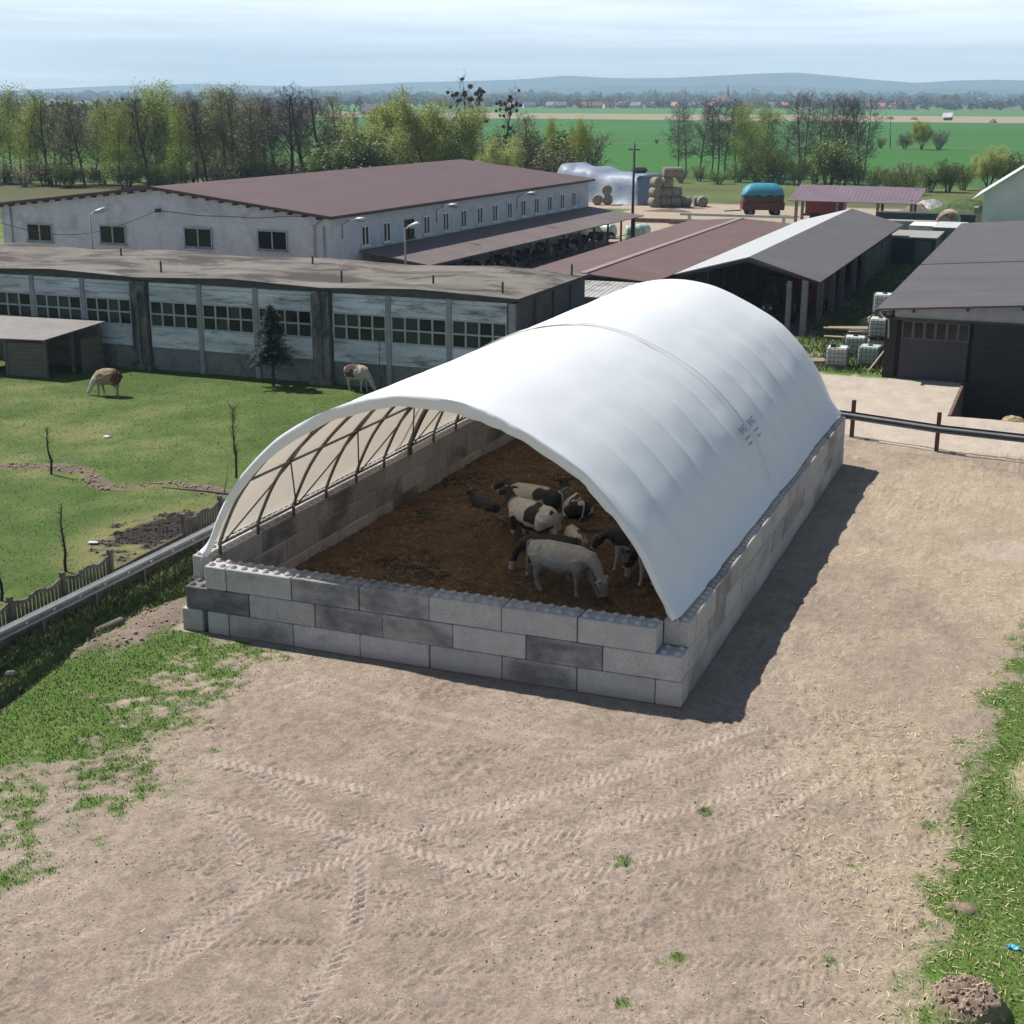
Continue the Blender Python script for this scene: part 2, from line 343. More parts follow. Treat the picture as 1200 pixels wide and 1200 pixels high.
# tyre tracks: stamped into the fine part of the sheet
NX, NY = len(gx), len(gy); dzt = np.zeros(NX*NY); dust = np.zeros(NX*NY)
def stamp(path, w, amp, du, pitch=.2, fade=True):
    P = spline(path); d = np.gradient(P,axis=0); L = np.hypot(d[:,0],d[:,1]); d /= L[:,None]+1e-9; s = np.cumsum(L)
    T = np.arange(-w/2,w/2+.001,.018); S, TT = np.meshgrid(s,T,indexing='ij')
    px = P[:,0][:,None]-d[:,1][:,None]*TT; py = P[:,1][:,None]+d[:,0][:,None]*TT
    ph = S/pitch+np.abs(TT)*.85/pitch+np.where(TT > 0,.5,0); q = np.mod(ph,1.0)
    lug = np.clip((.5-np.abs(q-.5))*5-1.0,-.5,.8)
    nz = .42+.85*vnoise(px,py,.55,77)*(.5+.8*vnoise(px,py,2.1,78)); ed = sstep(w/2,w/2-.07,np.abs(TT)); en = sstep(0,1.2,S)*sstep(0,1.2,s[-1]-S) if fade else 1
    h = (lug*amp*nz-amp*.5)*ed*en; ix = np.clip(np.searchsorted(gx,px.ravel()),0,NX-1); iy = np.clip(np.searchsorted(gy,py.ravel()),0,NY-1)
    ok = (px.ravel() > 1.7)&(px.ravel() < 20.3)&(py.ravel() > -14.4)&(py.ravel() < 1); k = (iy*NX+ix)[ok]
    dzt[k] = h.ravel()[ok]; np.maximum.at(dust, k, (ed*en*du*nz*(.75+.5*np.clip(lug,-.3,.5))).ravel()[ok])
rs = random.Random(5)
for k in range(44):       # older, half worn tracks all over the yard
    a = rs.uniform(.35,1.25) if k % 3 else rs.uniform(-.3,.5); x0 = rs.uniform(2.5,16); y0 = rs.uniform(-14,-2.0); cv = rs.uniform(-.07,.07); pts = []
    for i in range(8):
        pts.append((x0,y0)); x0 += 1.3*math.cos(a); y0 += 1.3*math.sin(a); a += cv
    if all(q[1] < -.9 or q[0] > 12.6 for q in pts): stamp(pts,.42,.036,.14,.19)
for k in ('T2','T1','T3','T4','T6','T5'): stamp(TRK[k],.46,.046,1.05)
stamp([(2.6,-1.1),(5,-1.75),(8,-2.2),(11,-2.4),(13,-2.1)],.3,.0,.5); stamp([(2.6,-1.9),(5,-2.5),(8,-2.75),(12,-2.9)],.3,.0,.4)
yard = (Y < 26)&(X > -1)
nf = fbm(X,Y,.16,31,3); ng = fbm(X,Y,.07,35,2)
rough_ = .015+.040*sstep(.45,.7,fbm(X,Y,2.2,41,3))*(1-np.clip(dust*1.6,0,1))
Z = np.where(Y < 60, .10*(mk['n15']-.5)*(X > -5)+.35*(mk['n60']-.5)*(X < -4.2)*(Y < 28)*0, 0)
Z = np.where((Y > -14.6)&(Y < 27)&(X > -4), Z+rough_*2*(nf-.5)+.014*(ng-.5)+dzt, Z)
wall_flat = sstep(.05,.8,np.maximum(np.maximum(-.9-X,X-12.0),np.maximum(-Y,Y-23.1))); Z = Z*wall_flat
Z += -.30*mk['trench']+.10*mk['spoil']*wall_flat+.10*mk['soil']*mk['n2']+.02*mk['scorch']*(mk['n2']-.3)*3+.34*mk['mole']*(.55+.9*mk['n2'])+.10*mk['mole2']*(.4+mk['n2'])+.12*mk['heap']
Z += .12*((X < -2.9)&(X > -3.9)&(Y < 28))*(1-sstep(-3.3,-2.8,X))
# colours of the ground itself
c = col((.258,.204,.160),(.355,.288,.232),np.clip((mk['n60']-.3)*1.1+(mk['n15']-.5)*.9+.1,0,1))
c = c*(.74+.52*nf)[:,None]
c = lerp(c,(.41,.335,.28),np.clip(dust*.66,0,.62))
gcol = col((.058,.115,.018),(.115,.185,.040),np.clip(mk['n15']*.55+mk['n5']*.25+mk['n60']*.35-.1,0,1))
lc = (X < -3.85)&(Y < 29.5)
gcol = np.where(lc[:,None], col((.060,.102,.022),(.118,.155,.048),np.clip((mk['n15']-.5)*1.5+(mk['n60']-.5)*1.5+(mk['n5']-.5)*.8+.42,0,1)), gcol)
gcol = lerp(gcol,(.21,.185,.08),mk['dry']*.75)
gcol = lerp(gcol,(.035,.085,.012),np.clip(mk['bank']*.8,0,1))
c = lerp(c,(.46,.375,.21),mk['straw']*.24); c = lerp(c,(.52,.42,.26),mk['heap']*.8); c = lerp(c,(.40,.33,.27),mk['pale']*.7)
c = lerp(c,(.155,.112,.088),np.clip(mk['soil']+mk['spoil']*.6,0,1)); c = lerp(c,(.026,.022,.021),mk['scorch']*.97); c = lerp(c,(.07,.055,.04),mk['trench']*.85)
c = lerp(c,(.25,.18,.135),np.maximum(mk['mole'],mk['mole2']))
c = lerp(c,(.43,.365,.30),mk['conc']); c = lerp(c,(.36,.29,.215),((Y > 98)&(Y < 148)).astype(float)*.75)
c = lerp(c,gcol,mk['grass'])
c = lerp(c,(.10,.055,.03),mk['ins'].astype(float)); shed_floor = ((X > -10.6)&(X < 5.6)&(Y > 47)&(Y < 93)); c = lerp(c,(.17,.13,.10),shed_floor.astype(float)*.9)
def band(y0,y1): return ((Y > y0)&(Y <= y1)).astype(float)
crop = col((.030,.108,.020),(.046,.140,.026),np.clip(fbm(X,Y,90,51,3),0,1))
c = lerp(c,(.075,.070,.034),((X < -52)&(Y > 95)&(Y <= 149)).astype(float)*.85); c = lerp(c,(.085,.085,.035),band(149,235)*np.clip(.35+1.2*(mk['n60']-.3),.2,.95)); c = lerp(c,crop,np.clip(band(175,372)*sstep(180,225,Y+40*(mk['n60']-.5)),0,1)); c = lerp(c,(.13,.115,.055),band(372,376))
c = lerp(c,crop,band(376,801)); c = lerp(c,(.30,.235,.17),band(801,1087)*np.where(X > -120,.85,.75)); c = lerp(c,(.065,.165,.04),band(1087,1562)); c = lerp(c,(.09,.13,.05),band(1562,9e9))
me = bpy.data.meshes.new('ground'); hole = (XX[:-1,:-1] > 14.95)&(XX[:-1,:-1] < 39)&(YY[:-1,:-1] >= 32.69)&(YY[:-1,:-1] < 40.3)
ii = (np.arange(NY-1)[:,None]*NX+np.arange(NX-1)[None]); ii = ii[~hole]; quads = np.stack([ii,ii+1,ii+NX+1,ii+NX],1)
me.vertices.add(NX*NY); me.vertices.foreach_set('co', np.stack([X,Y,Z],1).astype(np.float32).ravel())
me.loops.add(quads.size); me.loops.foreach_set('vertex_index', quads.ravel().astype(np.int32)); nq = len(quads)
me.polygons.add(nq); me.polygons.foreach_set('loop_start', np.arange(0,nq*4,4,dtype=np.int32))
me.update(calc_edges=True); me.polygons.foreach_set('use_smooth', [True]*nq)
at = me.attributes.new('base','FLOAT_COLOR','POINT'); at.data.foreach_set('color', np.concatenate([c,mk['grass'][:,None]],1).astype(np.float32).ravel())
mg, gt, gb = nodes('ground'); an = N(gt,'ShaderNodeAttribute', attribute_name='base'); v = coord(gt,'World')
f1 = noise(gt,v,16,5,.7); f2 = noise(gt,v,55,3,.6); f3 = noise(gt,coord(gt,'World',(1,.45,1)),1.4,6,.7)
gc = mixc(gt,1,an.outputs['Color'],ramp(gt,f1,[(.28,.66),(.72,1.30)]).outputs[0],'MULTIPLY')
gc = mixc(gt,math_n(gt,'MULTIPLY',an.outputs['Alpha'],.75),gc,mixc(gt,1,gc,ramp(gt,f2,[(.3,.5),(.7,1.55)]).outputs[0],'MULTIPLY'))
gc = mixc(gt,1,gc,ramp(gt,f3,[(.3,.86),(.7,1.12)]).outputs[0],'MULTIPLY')
gt.links.new(gc,gb.inputs['Base Color']); gb.inputs['Roughness'].default_value = .95; gb.inputs['Specular IOR Level'].default_value = .15
hsum = math_n(gt,'ADD',f1,math_n(gt,'MULTIPLY',f2,.5)); bump(gt,gb,hsum,.8,.045); me.materials.append(mg)
go = bpy.data.objects.new('ground',me); COL.objects.link(go); tag(go,kind='structure')
def gz(x, y):
    i = int(np.clip(np.searchsorted(gx,x),1,NX-1)); j = int(np.clip(np.searchsorted(gy,y),1,NY-1)); return float(Z[j*NX+i])
# ------------------------------------------------------------------ grass blades, straw, clods (uncountable)
m_grass, t_, b_ = nodes('grass_blade'); isl = t_.nodes.new('ShaderNodeNewGeometry')
cr = ramp(t_,isl.outputs['Random Per Island'],[(0,(.07,.10,.025)),(.45,(.115,.155,.040)),(.75,(.165,.20,.065)),(.86,(.25,.225,.10)),(1,(.40,.35,.19))]); t_.links.new(cr.outputs[0],b_.inputs['Base Color']); b_.inputs['Roughness'].default_value = .7
m_straw, t2_, b2_ = nodes('straw'); isl = t2_.nodes.new('ShaderNodeNewGeometry')
cr = ramp(t2_,isl.outputs['Random Per Island'],[(0,(.30,.22,.11)),(.5,(.50,.40,.22)),(1,(.68,.58,.38))]); t2_.links.new(cr.outputs[0],b2_.inputs['Base Color']); b2_.inputs['Roughness'].default_value = .8
rng = np.random.default_rng(11)
def tri_mesh(name, V, F, m):
    me = bpy.data.meshes.new(name); me.vertices.add(len(V)); me.vertices.foreach_set('co',V.astype(np.float32).ravel()); k = F.shape[1]
    me.loops.add(F.size); me.loops.foreach_set('vertex_index',F.astype(np.int32).ravel()); me.polygons.add(len(F)); me.polygons.foreach_set('loop_start',np.arange(0,F.size,k,dtype=np.int32))
    me.update(calc_edges=True); me.materials.append(m); o = bpy.data.objects.new(name,me); COL.objects.link(o); return o
def zat(x,y):
    i = np.clip(np.searchsorted(gx,x),1,NX-1); j = np.clip(np.searchsorted(gy,y),1,NY-1); return Z[j*NX+i]
def blades(name, box, n, h, w, label, key='grass', keep=None):
    x = rng.uniform(box[0],box[1],n); y = rng.uniform(box[2],box[3],n); q = masks(x,y); p = q[key]*(1-.5*q['dry'])
    ok = rng.random(n) < p
    if keep is not None: ok &= keep(x,y)
    x = x[ok]; y = y[ok]; k = len(x); z = zat(x,y)-.01; a = rng.uniform(0,6.283,k); hh = rng.uniform(*h,k); ww = rng.uniform(*w,k)*.5; l = rng.uniform(.2,.9,k)*hh; b = rng.uniform(0,6.283,k)
    V = np.stack([np.stack([x-ww*np.cos(a),y-ww*np.sin(a),z],1),np.stack([x+ww*np.cos(a),y+ww*np.sin(a),z],1),np.stack([x+l*np.cos(b),y+l*np.sin(b),z+hh],1)],1).reshape(-1,3)
    o = tri_mesh(name,V,np.arange(3*k).reshape(-1,3),m_grass); return tag(o,label,'grass',kind='stuff')
blades('grass',(-3.6,3.8,-19,3.0),80000,(.03,.085),(.014,.034),'short green grass thinning out into the dirt, left of the block pen')
blades('grass',(16.2,28,-14,14),125000,(.03,.08),(.014,.032),'green verge grass growing along the right edge of the dirt yard')
blades('grass',(11,16.2,-13.5,-3),26000,(.05,.10),(.012,.026),'small green tufts scattered in the middle of the dirt yard')
mg0 = m_grass; m_grass, t_, b_ = nodes('pasture_blade'); isl = t_.nodes.new('ShaderNodeNewGeometry')
cr = ramp(t_,isl.outputs['Random Per Island'],[(0,(.055,.105,.018)),(.5,(.080,.135,.028)),(.85,(.115,.165,.045)),(1,(.22,.205,.09))]); t_.links.new(cr.outputs[0],b_.inputs['Base Color']); b_.inputs['Roughness'].default_value = .7
blades('grass',(-34,-3.9,-3.5,28.8),70000,(.02,.05),(.03,.06),'cropped green pasture grass in front of the long low barn'); m_grass = mg0
blades('grass',(5.5,11.4,40.8,96),26000,(.10,.30),(.04,.09),'rough grass in the alley between the posts and the dark barn')
blades('nettles',(-3.75,-2.2,-12,23),34000,(.05,.15),(.04,.08),'dark green nettles growing along the foot of the concrete fence','bank')
def bits(name, box, n, L, w, m, label, cat, prob):
    x = rng.uniform(box[0],box[1],n); y = rng.uniform(box[2],box[3],n); ok = rng.random(n) < prob(x,y); x = x[ok]; y = y[ok]; k = len(x)
    z = zat(x,y)+.008+rng.uniform(0,.012,k); a = rng.uniform(0,6.283,k); l = rng.uniform(*L,k)/2; ww = rng.uniform(*w,k)/2; tz = rng.normal(0,.12,k)
    dx, dy = np.cos(a), np.sin(a)
    V = np.stack([np.stack([x+sx*l*dx-sy*ww*dy,y+sx*l*dy+sy*ww*dx,z+sx*l*tz+.02*np.abs(tz)],1) for sx,sy in ((-1,-1),(1,-1),(1,1),(-1,1))],1).reshape(-1,3)
    return tag(tri_mesh(name,V,np.arange(4*k).reshape(-1,4),m),label,cat,kind='stuff')
def straw_p(x,y):
    q = masks(x,y); return np.clip(q['straw']*.75*(1-.1*q['grass'])+.22*q['grass']*(q['n5'] > .48)+q['heap'],0,1)
bits('straw',(12.2,21,-13,27),26000,(.05,.17),(.006,.014),m_straw,'loose yellow straw scattered along the right side of the yard','straw',straw_p)
def straw_q(x,y):
    q = masks(x,y); return np.clip(.25+q['grass'],0,1)*(1-q['ins'])
bits('straw',(1.5,17,-13.5,-1),2600,(.03,.10),(.005,.012),m_straw,'few short straws lying over the tracked dirt','straw',straw_q)
def clods(n, box, smin, smax, m, label, prob):
    x = rng.uniform(box[0],box[1],n); y = rng.uniform(box[2],box[3],n); ok = rng.random(n) < prob(x,y); x = x[ok]; y = y[ok]; k = len(x); s = smin+(smax-smin)*rng.random(k)**4; z = zat(x,y)+s*.15
    D = np.array([(1,0,0),(-1,0,0),(0,1,0),(0,-1,0),(0,0,.75),(0,0,-.75)],float); V = (D[None]*s[:,None,None]*rng.uniform(.6,1.2,(k,6,1))); a = rng.uniform(0,6.28,k)
    ca, sa = np.cos(a)[:,None], np.sin(a)[:,None]; V = np.stack([V[...,0]*ca-V[...,1]*sa+x[:,None],V[...,0]*sa+V[...,1]*ca+y[:,None],V[...,2]+z[:,None]],-1).reshape(-1,3)
    T = np.array([(0,2,4),(2,1,4),(1,3,4),(3,0,4),(2,0,5),(1,2,5),(3,1,5),(0,3,5)]); F = (np.arange(k)[:,None,None]*6+T[None]).reshape(-1,3)
    return tag(tri_mesh('clods',V,F,m),label,'clods',kind='stuff')
m_clod = surf('clod',(.21,.155,.12),(.34,.26,.205),3,.95,bmp=0)
def clod_p(x,y):
    q = masks(x,y); return np.clip(sstep(.42,.62,q['n15']*.6+q['n60']*.4)*.8+.15+q['spoil']+q['mole'],0,1)*(1-q['ins'])
clods(34000,(1.6,19,-13.6,3),.006,.026,m_clod,'small dry clods of earth strewn over the dirt yard',clod_p)
clods(3600,(-3.2,1,-5,4.5),.012,.075,m_clod,'lumps of dug earth beside the trench at the pen corner',lambda x,y: np.clip(masks(x,y)['spoil'],0,1))
clods(2600,(-16,-6,9.8,12.6),.02,.10,m_clod,'lumps of dark turned earth along the soil strip in the pasture',lambda x,y: np.clip(masks(x,y)['soil'],0,1))
clods(2600,(-8,-4.2,3.5,9.2),.015,.08,plain('charred_lump',(.03,.026,.024),.95),'charred lumps on the burnt patch behind the precast fence',lambda x,y: np.clip(masks(x,y)['scorch'],0,1))
clods(900,(17.8,19.4,-9.6,-7.8),.02,.07,m_clod,'crumbly lumps on the mole heap in the verge grass',lambda x,y: np.clip(masks(x,y)['mole'],0,1))
# ================================================================== BLOCK PEN
m_conc, ct, cb = nodes('cast_concrete'); oi = ct.nodes.new('ShaderNodeObjectInfo'); v = coord(ct,'World'); vo = coord(ct,'Object')
sepc = ct.nodes.new('ShaderNodeSeparateColor'); ct.links.new(oi.outputs['Color'],sepc.inputs[0])
n1 = noise(ct,v,2.2,7,.68); n2 = noise(ct,v,22,5,.7)
cc = ramp(ct,n1,[(.28,(.35,.335,.325)),(.72,(.455,.436,.42))]).outputs[0]
cc = mixc(ct,.6,cc,mixc(ct,1,cc,ramp(ct,n2,[(.25,.7),(.75,1.2)]).outputs[0],'MULTIPLY'))
ns = noise(ct,coord(ct,'World',(.8,.8,1.25)),1.25,5,.6,.15)
thr = math_n(ct,'SUBTRACT',ns,math_n(ct,'SUBTRACT',.74,math_n(ct,'MULTIPLY',sepc.outputs[1],.36)))
so_ = ct.nodes.new('ShaderNodeSeparateXYZ'); ct.links.new(vo,so_.inputs[0])
ex = math_n(ct,'DIVIDE',math_n(ct,'ABSOLUTE',so_.outputs[0]),.9); ez = math_n(ct,'DIVIDE',math_n(ct,'ABSOLUTE',math_n(ct,'SUBTRACT',so_.outputs[2],.28)),.30)
rim = ramp(ct,math_n(ct,'ADD',math_n(ct,'MAXIMUM',ex,ez),math_n(ct,'MULTIPLY',math_n(ct,'SUBTRACT',n1,.5),.5)),[(.62,0.0),(.98,1.0)]).outputs[0]
rimk = math_n(ct,'MULTIPLY',rim,math_n(ct,'LESS_THAN',sepc.outputs[1],.94))
stn = ramp(ct,math_n(ct,'SUBTRACT',math_n(ct,'ADD',math_n(ct,'MULTIPLY',thr,3.2),.45),math_n(ct,'MULTIPLY',rimk,.42)),[(.05,0.0),(1,.78)]).outputs[0]
cc = mixc(ct,stn,cc,(.10,.10,.108)); tint = ct.nodes.new('ShaderNodeCombineColor')
for k in range(3): ct.links.new(sepc.outputs[0],tint.inputs[k])
cc = mixc(ct,math_n(ct,'MULTIPLY',ramp(ct,n2,[(.35,1.0),(.42,0.0)]).outputs[0],.45),cc,(.13,.125,.12)); zw = ct.nodes.new('ShaderNodeSeparateXYZ'); ct.links.new(v,zw.inputs[0]); mud = ramp(ct,math_n(ct,'SUBTRACT',math_n(ct,'ADD',math_n(ct,'MULTIPLY',n1,.5),.02),zw.outputs[2]),[(.0,0.0),(.28,.65)]).outputs[0]; cc = mixc(ct,mud,cc,(.24,.185,.15)); cc = mixc(ct,1,cc,tint.outputs[0],'MULTIPLY'); cc = mixc(ct,math_n(ct,'MULTIPLY',sepc.outputs[2],.5),cc,(.47,.41,.355))
ct.links.new(cc,cb.inputs['Base Color']); cb.inputs['Roughness'].default_value = .9; cb.inputs['Specular IOR Level'].default_value = .2
bump(ct,cb,math_n(ct,'ADD',n2,n1),.35,.012)
BH = .591; BMESH = {}
def block_mesh(L, studs, var):
    k = (round(L,2),studs,var)
    if k in BMESH: return BMESH[k]
    b = MB(); b.box((0,0,BH/2),(L-.02,.584,BH-.010),ch=.022)
    if studs:
        n = round(L/.3)
        for i in range(n):
            for sy in (-.15,.15):
                x = -L/2+.15+.3*i; r = .085; q = MB(); z0 = BH-.006
                prof = [(r,0),(r*.97,.03),(r*.6,.065),(r*.15,.078)]; vs = []; m = 8
                for (rr,zz) in prof: vs += [Vector((x+rr*math.cos(6.2832*j/m+.39),sy+rr*math.sin(6.2832*j/m+.39),z0+zz)) for j in range(m)]
                fs = [(a*m+j,a*m+(j+1)%m,(a+1)*m+(j+1)%m,(a+1)*m+j) for a in range(3) for j in range(m)]+[tuple(range(3*m,4*m))]
                b.add(vs,fs)
    me = b.mesh('concrete_block',m_conc); BMESH[k] = me; return me
rb = random.Random(3)
LOOK = {'pale':((.98,1.10),(.0,.25)), 'grey':((.84,.94),(.25,.5)), 'stained':((.74,.86),(.74,.92)), 'dark':((.60,.68),(.95,1.1))}
def block(cx, cy, course, L, along, look, label, studs=False, group='concrete blocks of the pen walls', warm=0.0):
    me = block_mesh(L,studs,0); o = bpy.data.objects.new('concrete_block',me); COL.objects.link(o)
    o.location = (cx+rb.uniform(-.012,.012), cy+rb.uniform(-.012,.012), course*BH); o.rotation_euler = (0,0,(0 if along == 'x' else math.pi/2)+rb.choice((0,math.pi))+R(rb.uniform(-.25,.25)))
    (t0,t1),(s0,s1) = LOOK[look]; o.color = (rb.uniform(t0,t1),rb.uniform(s0,s1),warm,1)
    tag(o,label,'concrete block',group); return o
CN = ['bottom','middle','top']; LK = {'pale':'pale clean','grey':'mid grey','stained':'dark stained','dark':'blackened'}
def course_row(wall, course, start, lens, looks, along, fixed, mirror_half=None, studs_idx=(), corner='left end', warm=0.0):
    p = start
    for i,(L,lk) in enumerate(zip(lens,looks)):
        cx, cy = (p+L/2, fixed) if along == 'x' else (fixed, p+L/2)
        half = 'half-length ' if L < 1 else ''
        block(cx,cy,course,L,along,lk,f'{LK[lk]} {half}concrete block {ORD[i]} from {corner} in {CN[course]} course, {wall} wall', course == 2 or i in studs_idx, warm=warm); p += L
P_, G_, S_, D_ = 'pale','grey','stained','dark'
course_row('front',0,0,[.6]+[1.8]*6,[P_,G_,P_,P_,G_,S_,P_],'x',.3)
course_row('front',1,-.6,[1.8]*7,[D_,G_,S_,S_,P_,S_,P_],'x',.3,studs_idx=(0,6))
course_row('front',2,0,[.6]+[1.8]*6,[P_,P_,S_,S_,P_,P_,P_],'x',.3)
def looks(n, seed, w=(5,4,2)): r_ = random.Random(seed); return [r_.choices([P_,G_,S_],w)[0] for _ in range(n)]
course_row('right',0,0,[.6]+[1.8]*12+[.75],looks(14,1),'y',11.7,corner='near corner',warm=.5)
course_row('right',1,.6,[1.8]*12+[.75],[P_,S_,P_,P_,G_,S_]+looks(7,2),'y',11.7,corner='near corner',warm=.45)
course_row('right',2,.6,[.6]+[1.8]*12,[P_,P_,S_,G_]+looks(9,3),'y',11.7,corner='near corner',warm=.5)
course_row('left',0,0,[1.8]*12+[.6],looks(13,4),'y',-.45,corner='near corner',studs_idx=(0,))
course_row('left',1,.62,[1.8]*12,looks(12,5),'y',-.45,corner='near corner')
course_row('left',2,.6,[.6]+[1.8]*12,[P_,P_,S_]+looks(10,6),'y',-.45,corner='near corner')
for c_ in range(3): course_row('rear',c_,-.12+(0,.6,0)[c_],[1.8]*6+([.6] if c_ != 1 else []),looks(7,8+c_),'x',22.85 if c_ == 0 else 22.72 if c_ == 1 else 22.85)
# bedding inside
bx = np.linspace(-.13,11.4,260); by = np.linspace(.62,22.5,460); BX,BY = np.meshgrid(bx,by)
mound = .55*np.exp(-((BX-4.1)/1.1)**2-((BY-9.2)/1.2)**2)+.28*np.exp(-((BX-2.6)/.9)**2-((BY-10.6)/.8)**2)+.12*np.exp(-((BX-3.2)/.8)**2-((BY-2.8)/.7)**2)
BZ = .16+.22*fbm(BX,BY,1.5,61,4)+.15*(fbm(BX,BY,.24,63,3)-.4)+.08*(fbm(BX,BY,.11,65,2)-.5)+mound
me = bpy.data.meshes.new('bedding'); nb = len(bx); kk = (np.arange(len(by)-1)[:,None]*nb+np.arange(nb-1)[None]).ravel()
F = np.stack([kk,kk+1,kk+nb+1,kk+nb],1); V = np.stack([BX,BY,BZ],-1).reshape(-1,3)
m_bed = surf('bedding',(.072,.042,.024),(.158,.095,.054),1.3,.95,stain=(.028,.019,.013),stain_scale=.55,stain_rng=(.52,.62),bmp=.9,bdist=.06,fine=14)
kb = 15000; sx = rng.uniform(-.1,11.3,kb); sy = rng.uniform(.7,20,kb); sz = BZ[np.clip(np.searchsorted(by,sy),0,len(by)-1),np.clip(np.searchsorted(bx,sx),0,nb-1)]+.012; sa = rng.uniform(0,6.28,kb); sl = rng.uniform(.04,.13,kb); sw = rng.uniform(.006,.012,kb); st = rng.normal(0,.25,kb)
SV = np.stack([np.stack([sx+u_*sl*np.cos(sa)-w_*sw*np.sin(sa),sy+u_*sl*np.sin(sa)+w_*sw*np.cos(sa),sz+u_*sl*st+.01],1) for u_,w_ in ((-1,-1),(1,-1),(1,1),(-1,1))],1).reshape(-1,3)
m_bstr, t3_, b3_ = nodes('soiled_straw'); isl = t3_.nodes.new('ShaderNodeNewGeometry'); cr = ramp(t3_,isl.outputs['Random Per Island'],[(0,(.05,.03,.016)),(.7,(.20,.13,.07)),(1,(.34,.25,.14))]); t3_.links.new(cr.outputs[0],b3_.inputs['Base Color']); b3_.inputs['Roughness'].default_value = .9
tag(tri_mesh('straw',SV,np.arange(4*kb).reshape(-1,4),m_bstr),'soiled brown straw stalks lying loose on the pen litter','straw',kind='stuff')
o = tri_mesh('bedding',V,F,m_bed); tag(o,'brown deep litter covering the floor of the block pen','bedding',kind='stuff')
def bz(x,y):
    i = int(np.clip(np.searchsorted(bx,x),0,nb-1)); j = int(np.clip(np.searchsorted(by,y),0,len(by)-1)); return float(BZ[j,i])
# ------------------------------------------------------------------ fabric tunnel
ACX = 5.63
HALF = [(0,6.34),(.9,6.26),(1.7,6.06),(2.6,5.68),(3.17,5.38),(3.55,5.15),(3.93,4.87),(4.33,4.50),(4.83,3.96),(5.3,3.30),(5.66,2.60),(5.9,2.05),(6.02,1.84)]
def prof_pts(n=80, inset=0.0):
    full = [(-a,z) for a,z in HALF[::-1]]+HALF[1:]
    P = spline([full[0]]+full+[full[-1]],.02)[1:]; P = np.array([p for p in P]); d = np.r_[0,np.cumsum(np.hypot(*np.diff(P,axis=0).T))]; t = np.linspace(0,d[-1],n)
    Q = np.stack([np.interp(t,d,P[:,0]),np.interp(t,d,P[:,1])],1); T = np.gradient(Q,axis=0); T /= np.hypot(T[:,0],T[:,1])[:,None]; NN = np.stack([-T[:,1],T[:,0]],1); NN *= np.sign((NN*(Q-np.array([0,2.0]))).sum(1))[:,None]
    return Q-NN*inset, NN, t/d[-1]
ARCH_Y = [.92]+[2.72+1.845*i for i in range(11)]
m_cov, vt, vb = nodes('white_cover'); vt.nodes.remove(vb); v = coord(vt,'World'); n_ = noise(vt,coord(vt,'World',(1,.3,1)),.9,6,.6)
cvc = ramp(vt,n_,[(.3,(.83,.86,.885)),(.7,(.855,.88,.90))]).outputs[0]
pr_ = N(vt,'ShaderNodeBsdfPrincipled'); pr_.inputs['Roughness'].default_value = .45; pr_.inputs['Specular IOR Level'].default_value = .35; vt.links.new(cvc,pr_.inputs['Base Color'])
tl = N(vt,'ShaderNodeBsdfTranslucent'); tl.inputs['Color'].default_value = (.80,.70,.58,1); mx = vt.nodes.new('ShaderNodeMixShader'); mx.inputs[0].default_value = .25
vt.links.new(pr_.outputs[0],mx.inputs[1]); vt.links.new(tl.outputs[0],mx.inputs[2]); vt.links.new(mx.outputs[0],[n for n in vt.nodes if n.type == 'OUTPUT_MATERIAL'][0].inputs['Surface'])
bn = N(vt,'ShaderNodeBump'); bn.inputs['Strength'].default_value = .10; bn.inputs['Distance'].default_value = .03; vt.links.new(noise(vt,coord(vt,'World',(1,.6,1)),1.3,4,.5,1.0),bn.inputs['Height']); vt.links.new(bn.outputs[0],pr_.inputs['Normal'])
m_frame = plain('galvanised_tube',(.17,.155,.14),.5,.4); m_print = plain('dark_print',(.045,.045,.055),.7,var=.1); m_rope = plain('pale_rope',(.55,.5,.42),.9)
tent = thing('tunnel_shelter','long white fabric tunnel roof standing on the concrete block walls','tunnel shelter',(ACX,11.5,0))
def cover(y0, y1, seed):
    ns, ny = 90, 150; Q, NN, T = prof_pts(ns); rows = []; ys = np.linspace(y0,y1,ny); A = np.array(ARCH_Y)
    for y in ys:
        i = np.searchsorted(A,y); 
        if 0 < i < len(A): ph = (y-A[i-1])/(A[i]-A[i-1]); sag = abs(math.sin(math.pi*ph))**.55
        else: sag = 0.0
        e = abs(Q[:,0])/6; wgt = .010+.085*np.clip(1.35-abs(e-.80)*3.0,0,1)*(Q[:,0] > 0)+.02*(Q[:,0] < 0)
        rip = .012*(vnoise(T*40+seed*9,np.full(ns,y),.9,seed)-.5)+.05*(vnoise(T*9,np.full(ns,y*.8),1.0,seed+3)-.5)
        low_ = np.clip((Q[:,1]-2.2)/.7,0,1); P = Q-NN*(sag*wgt*low_-rip*(.3+.7*low_))[:,None]
        # the skirt: flares over the blocks with an uneven hem
        sk = np.clip((2.42-Q[:,1])/.58,0,1)**1.7; fl = .10+.10*vnoise(np.array([y]),np.array([seed*1.0]),3.4,seed+5)[0]+.035*vnoise(np.array([y]),np.array([seed*1.0]),.5,seed+6)[0]
        edge = min(1,min(y-y0,y1-y)/.5); fl *= .75+.25*edge
        P = P+np.stack([np.sign(Q[:,0])*sk*fl,sk*.075*np.ones(ns)],1)
        yy = y+ (np.clip(1-(y-y0)/1.2,0,1)*.10*np.sin(T*30+seed)*.3 if y0 < 1 else 0)
        rows.append([(ACX+p[0],float(yy if np.isscalar(yy) else yy[j]),p[1]) for j,p in enumerate(P)])
    return rows
mb = MB(); rows = cover(.58,11.66,1)
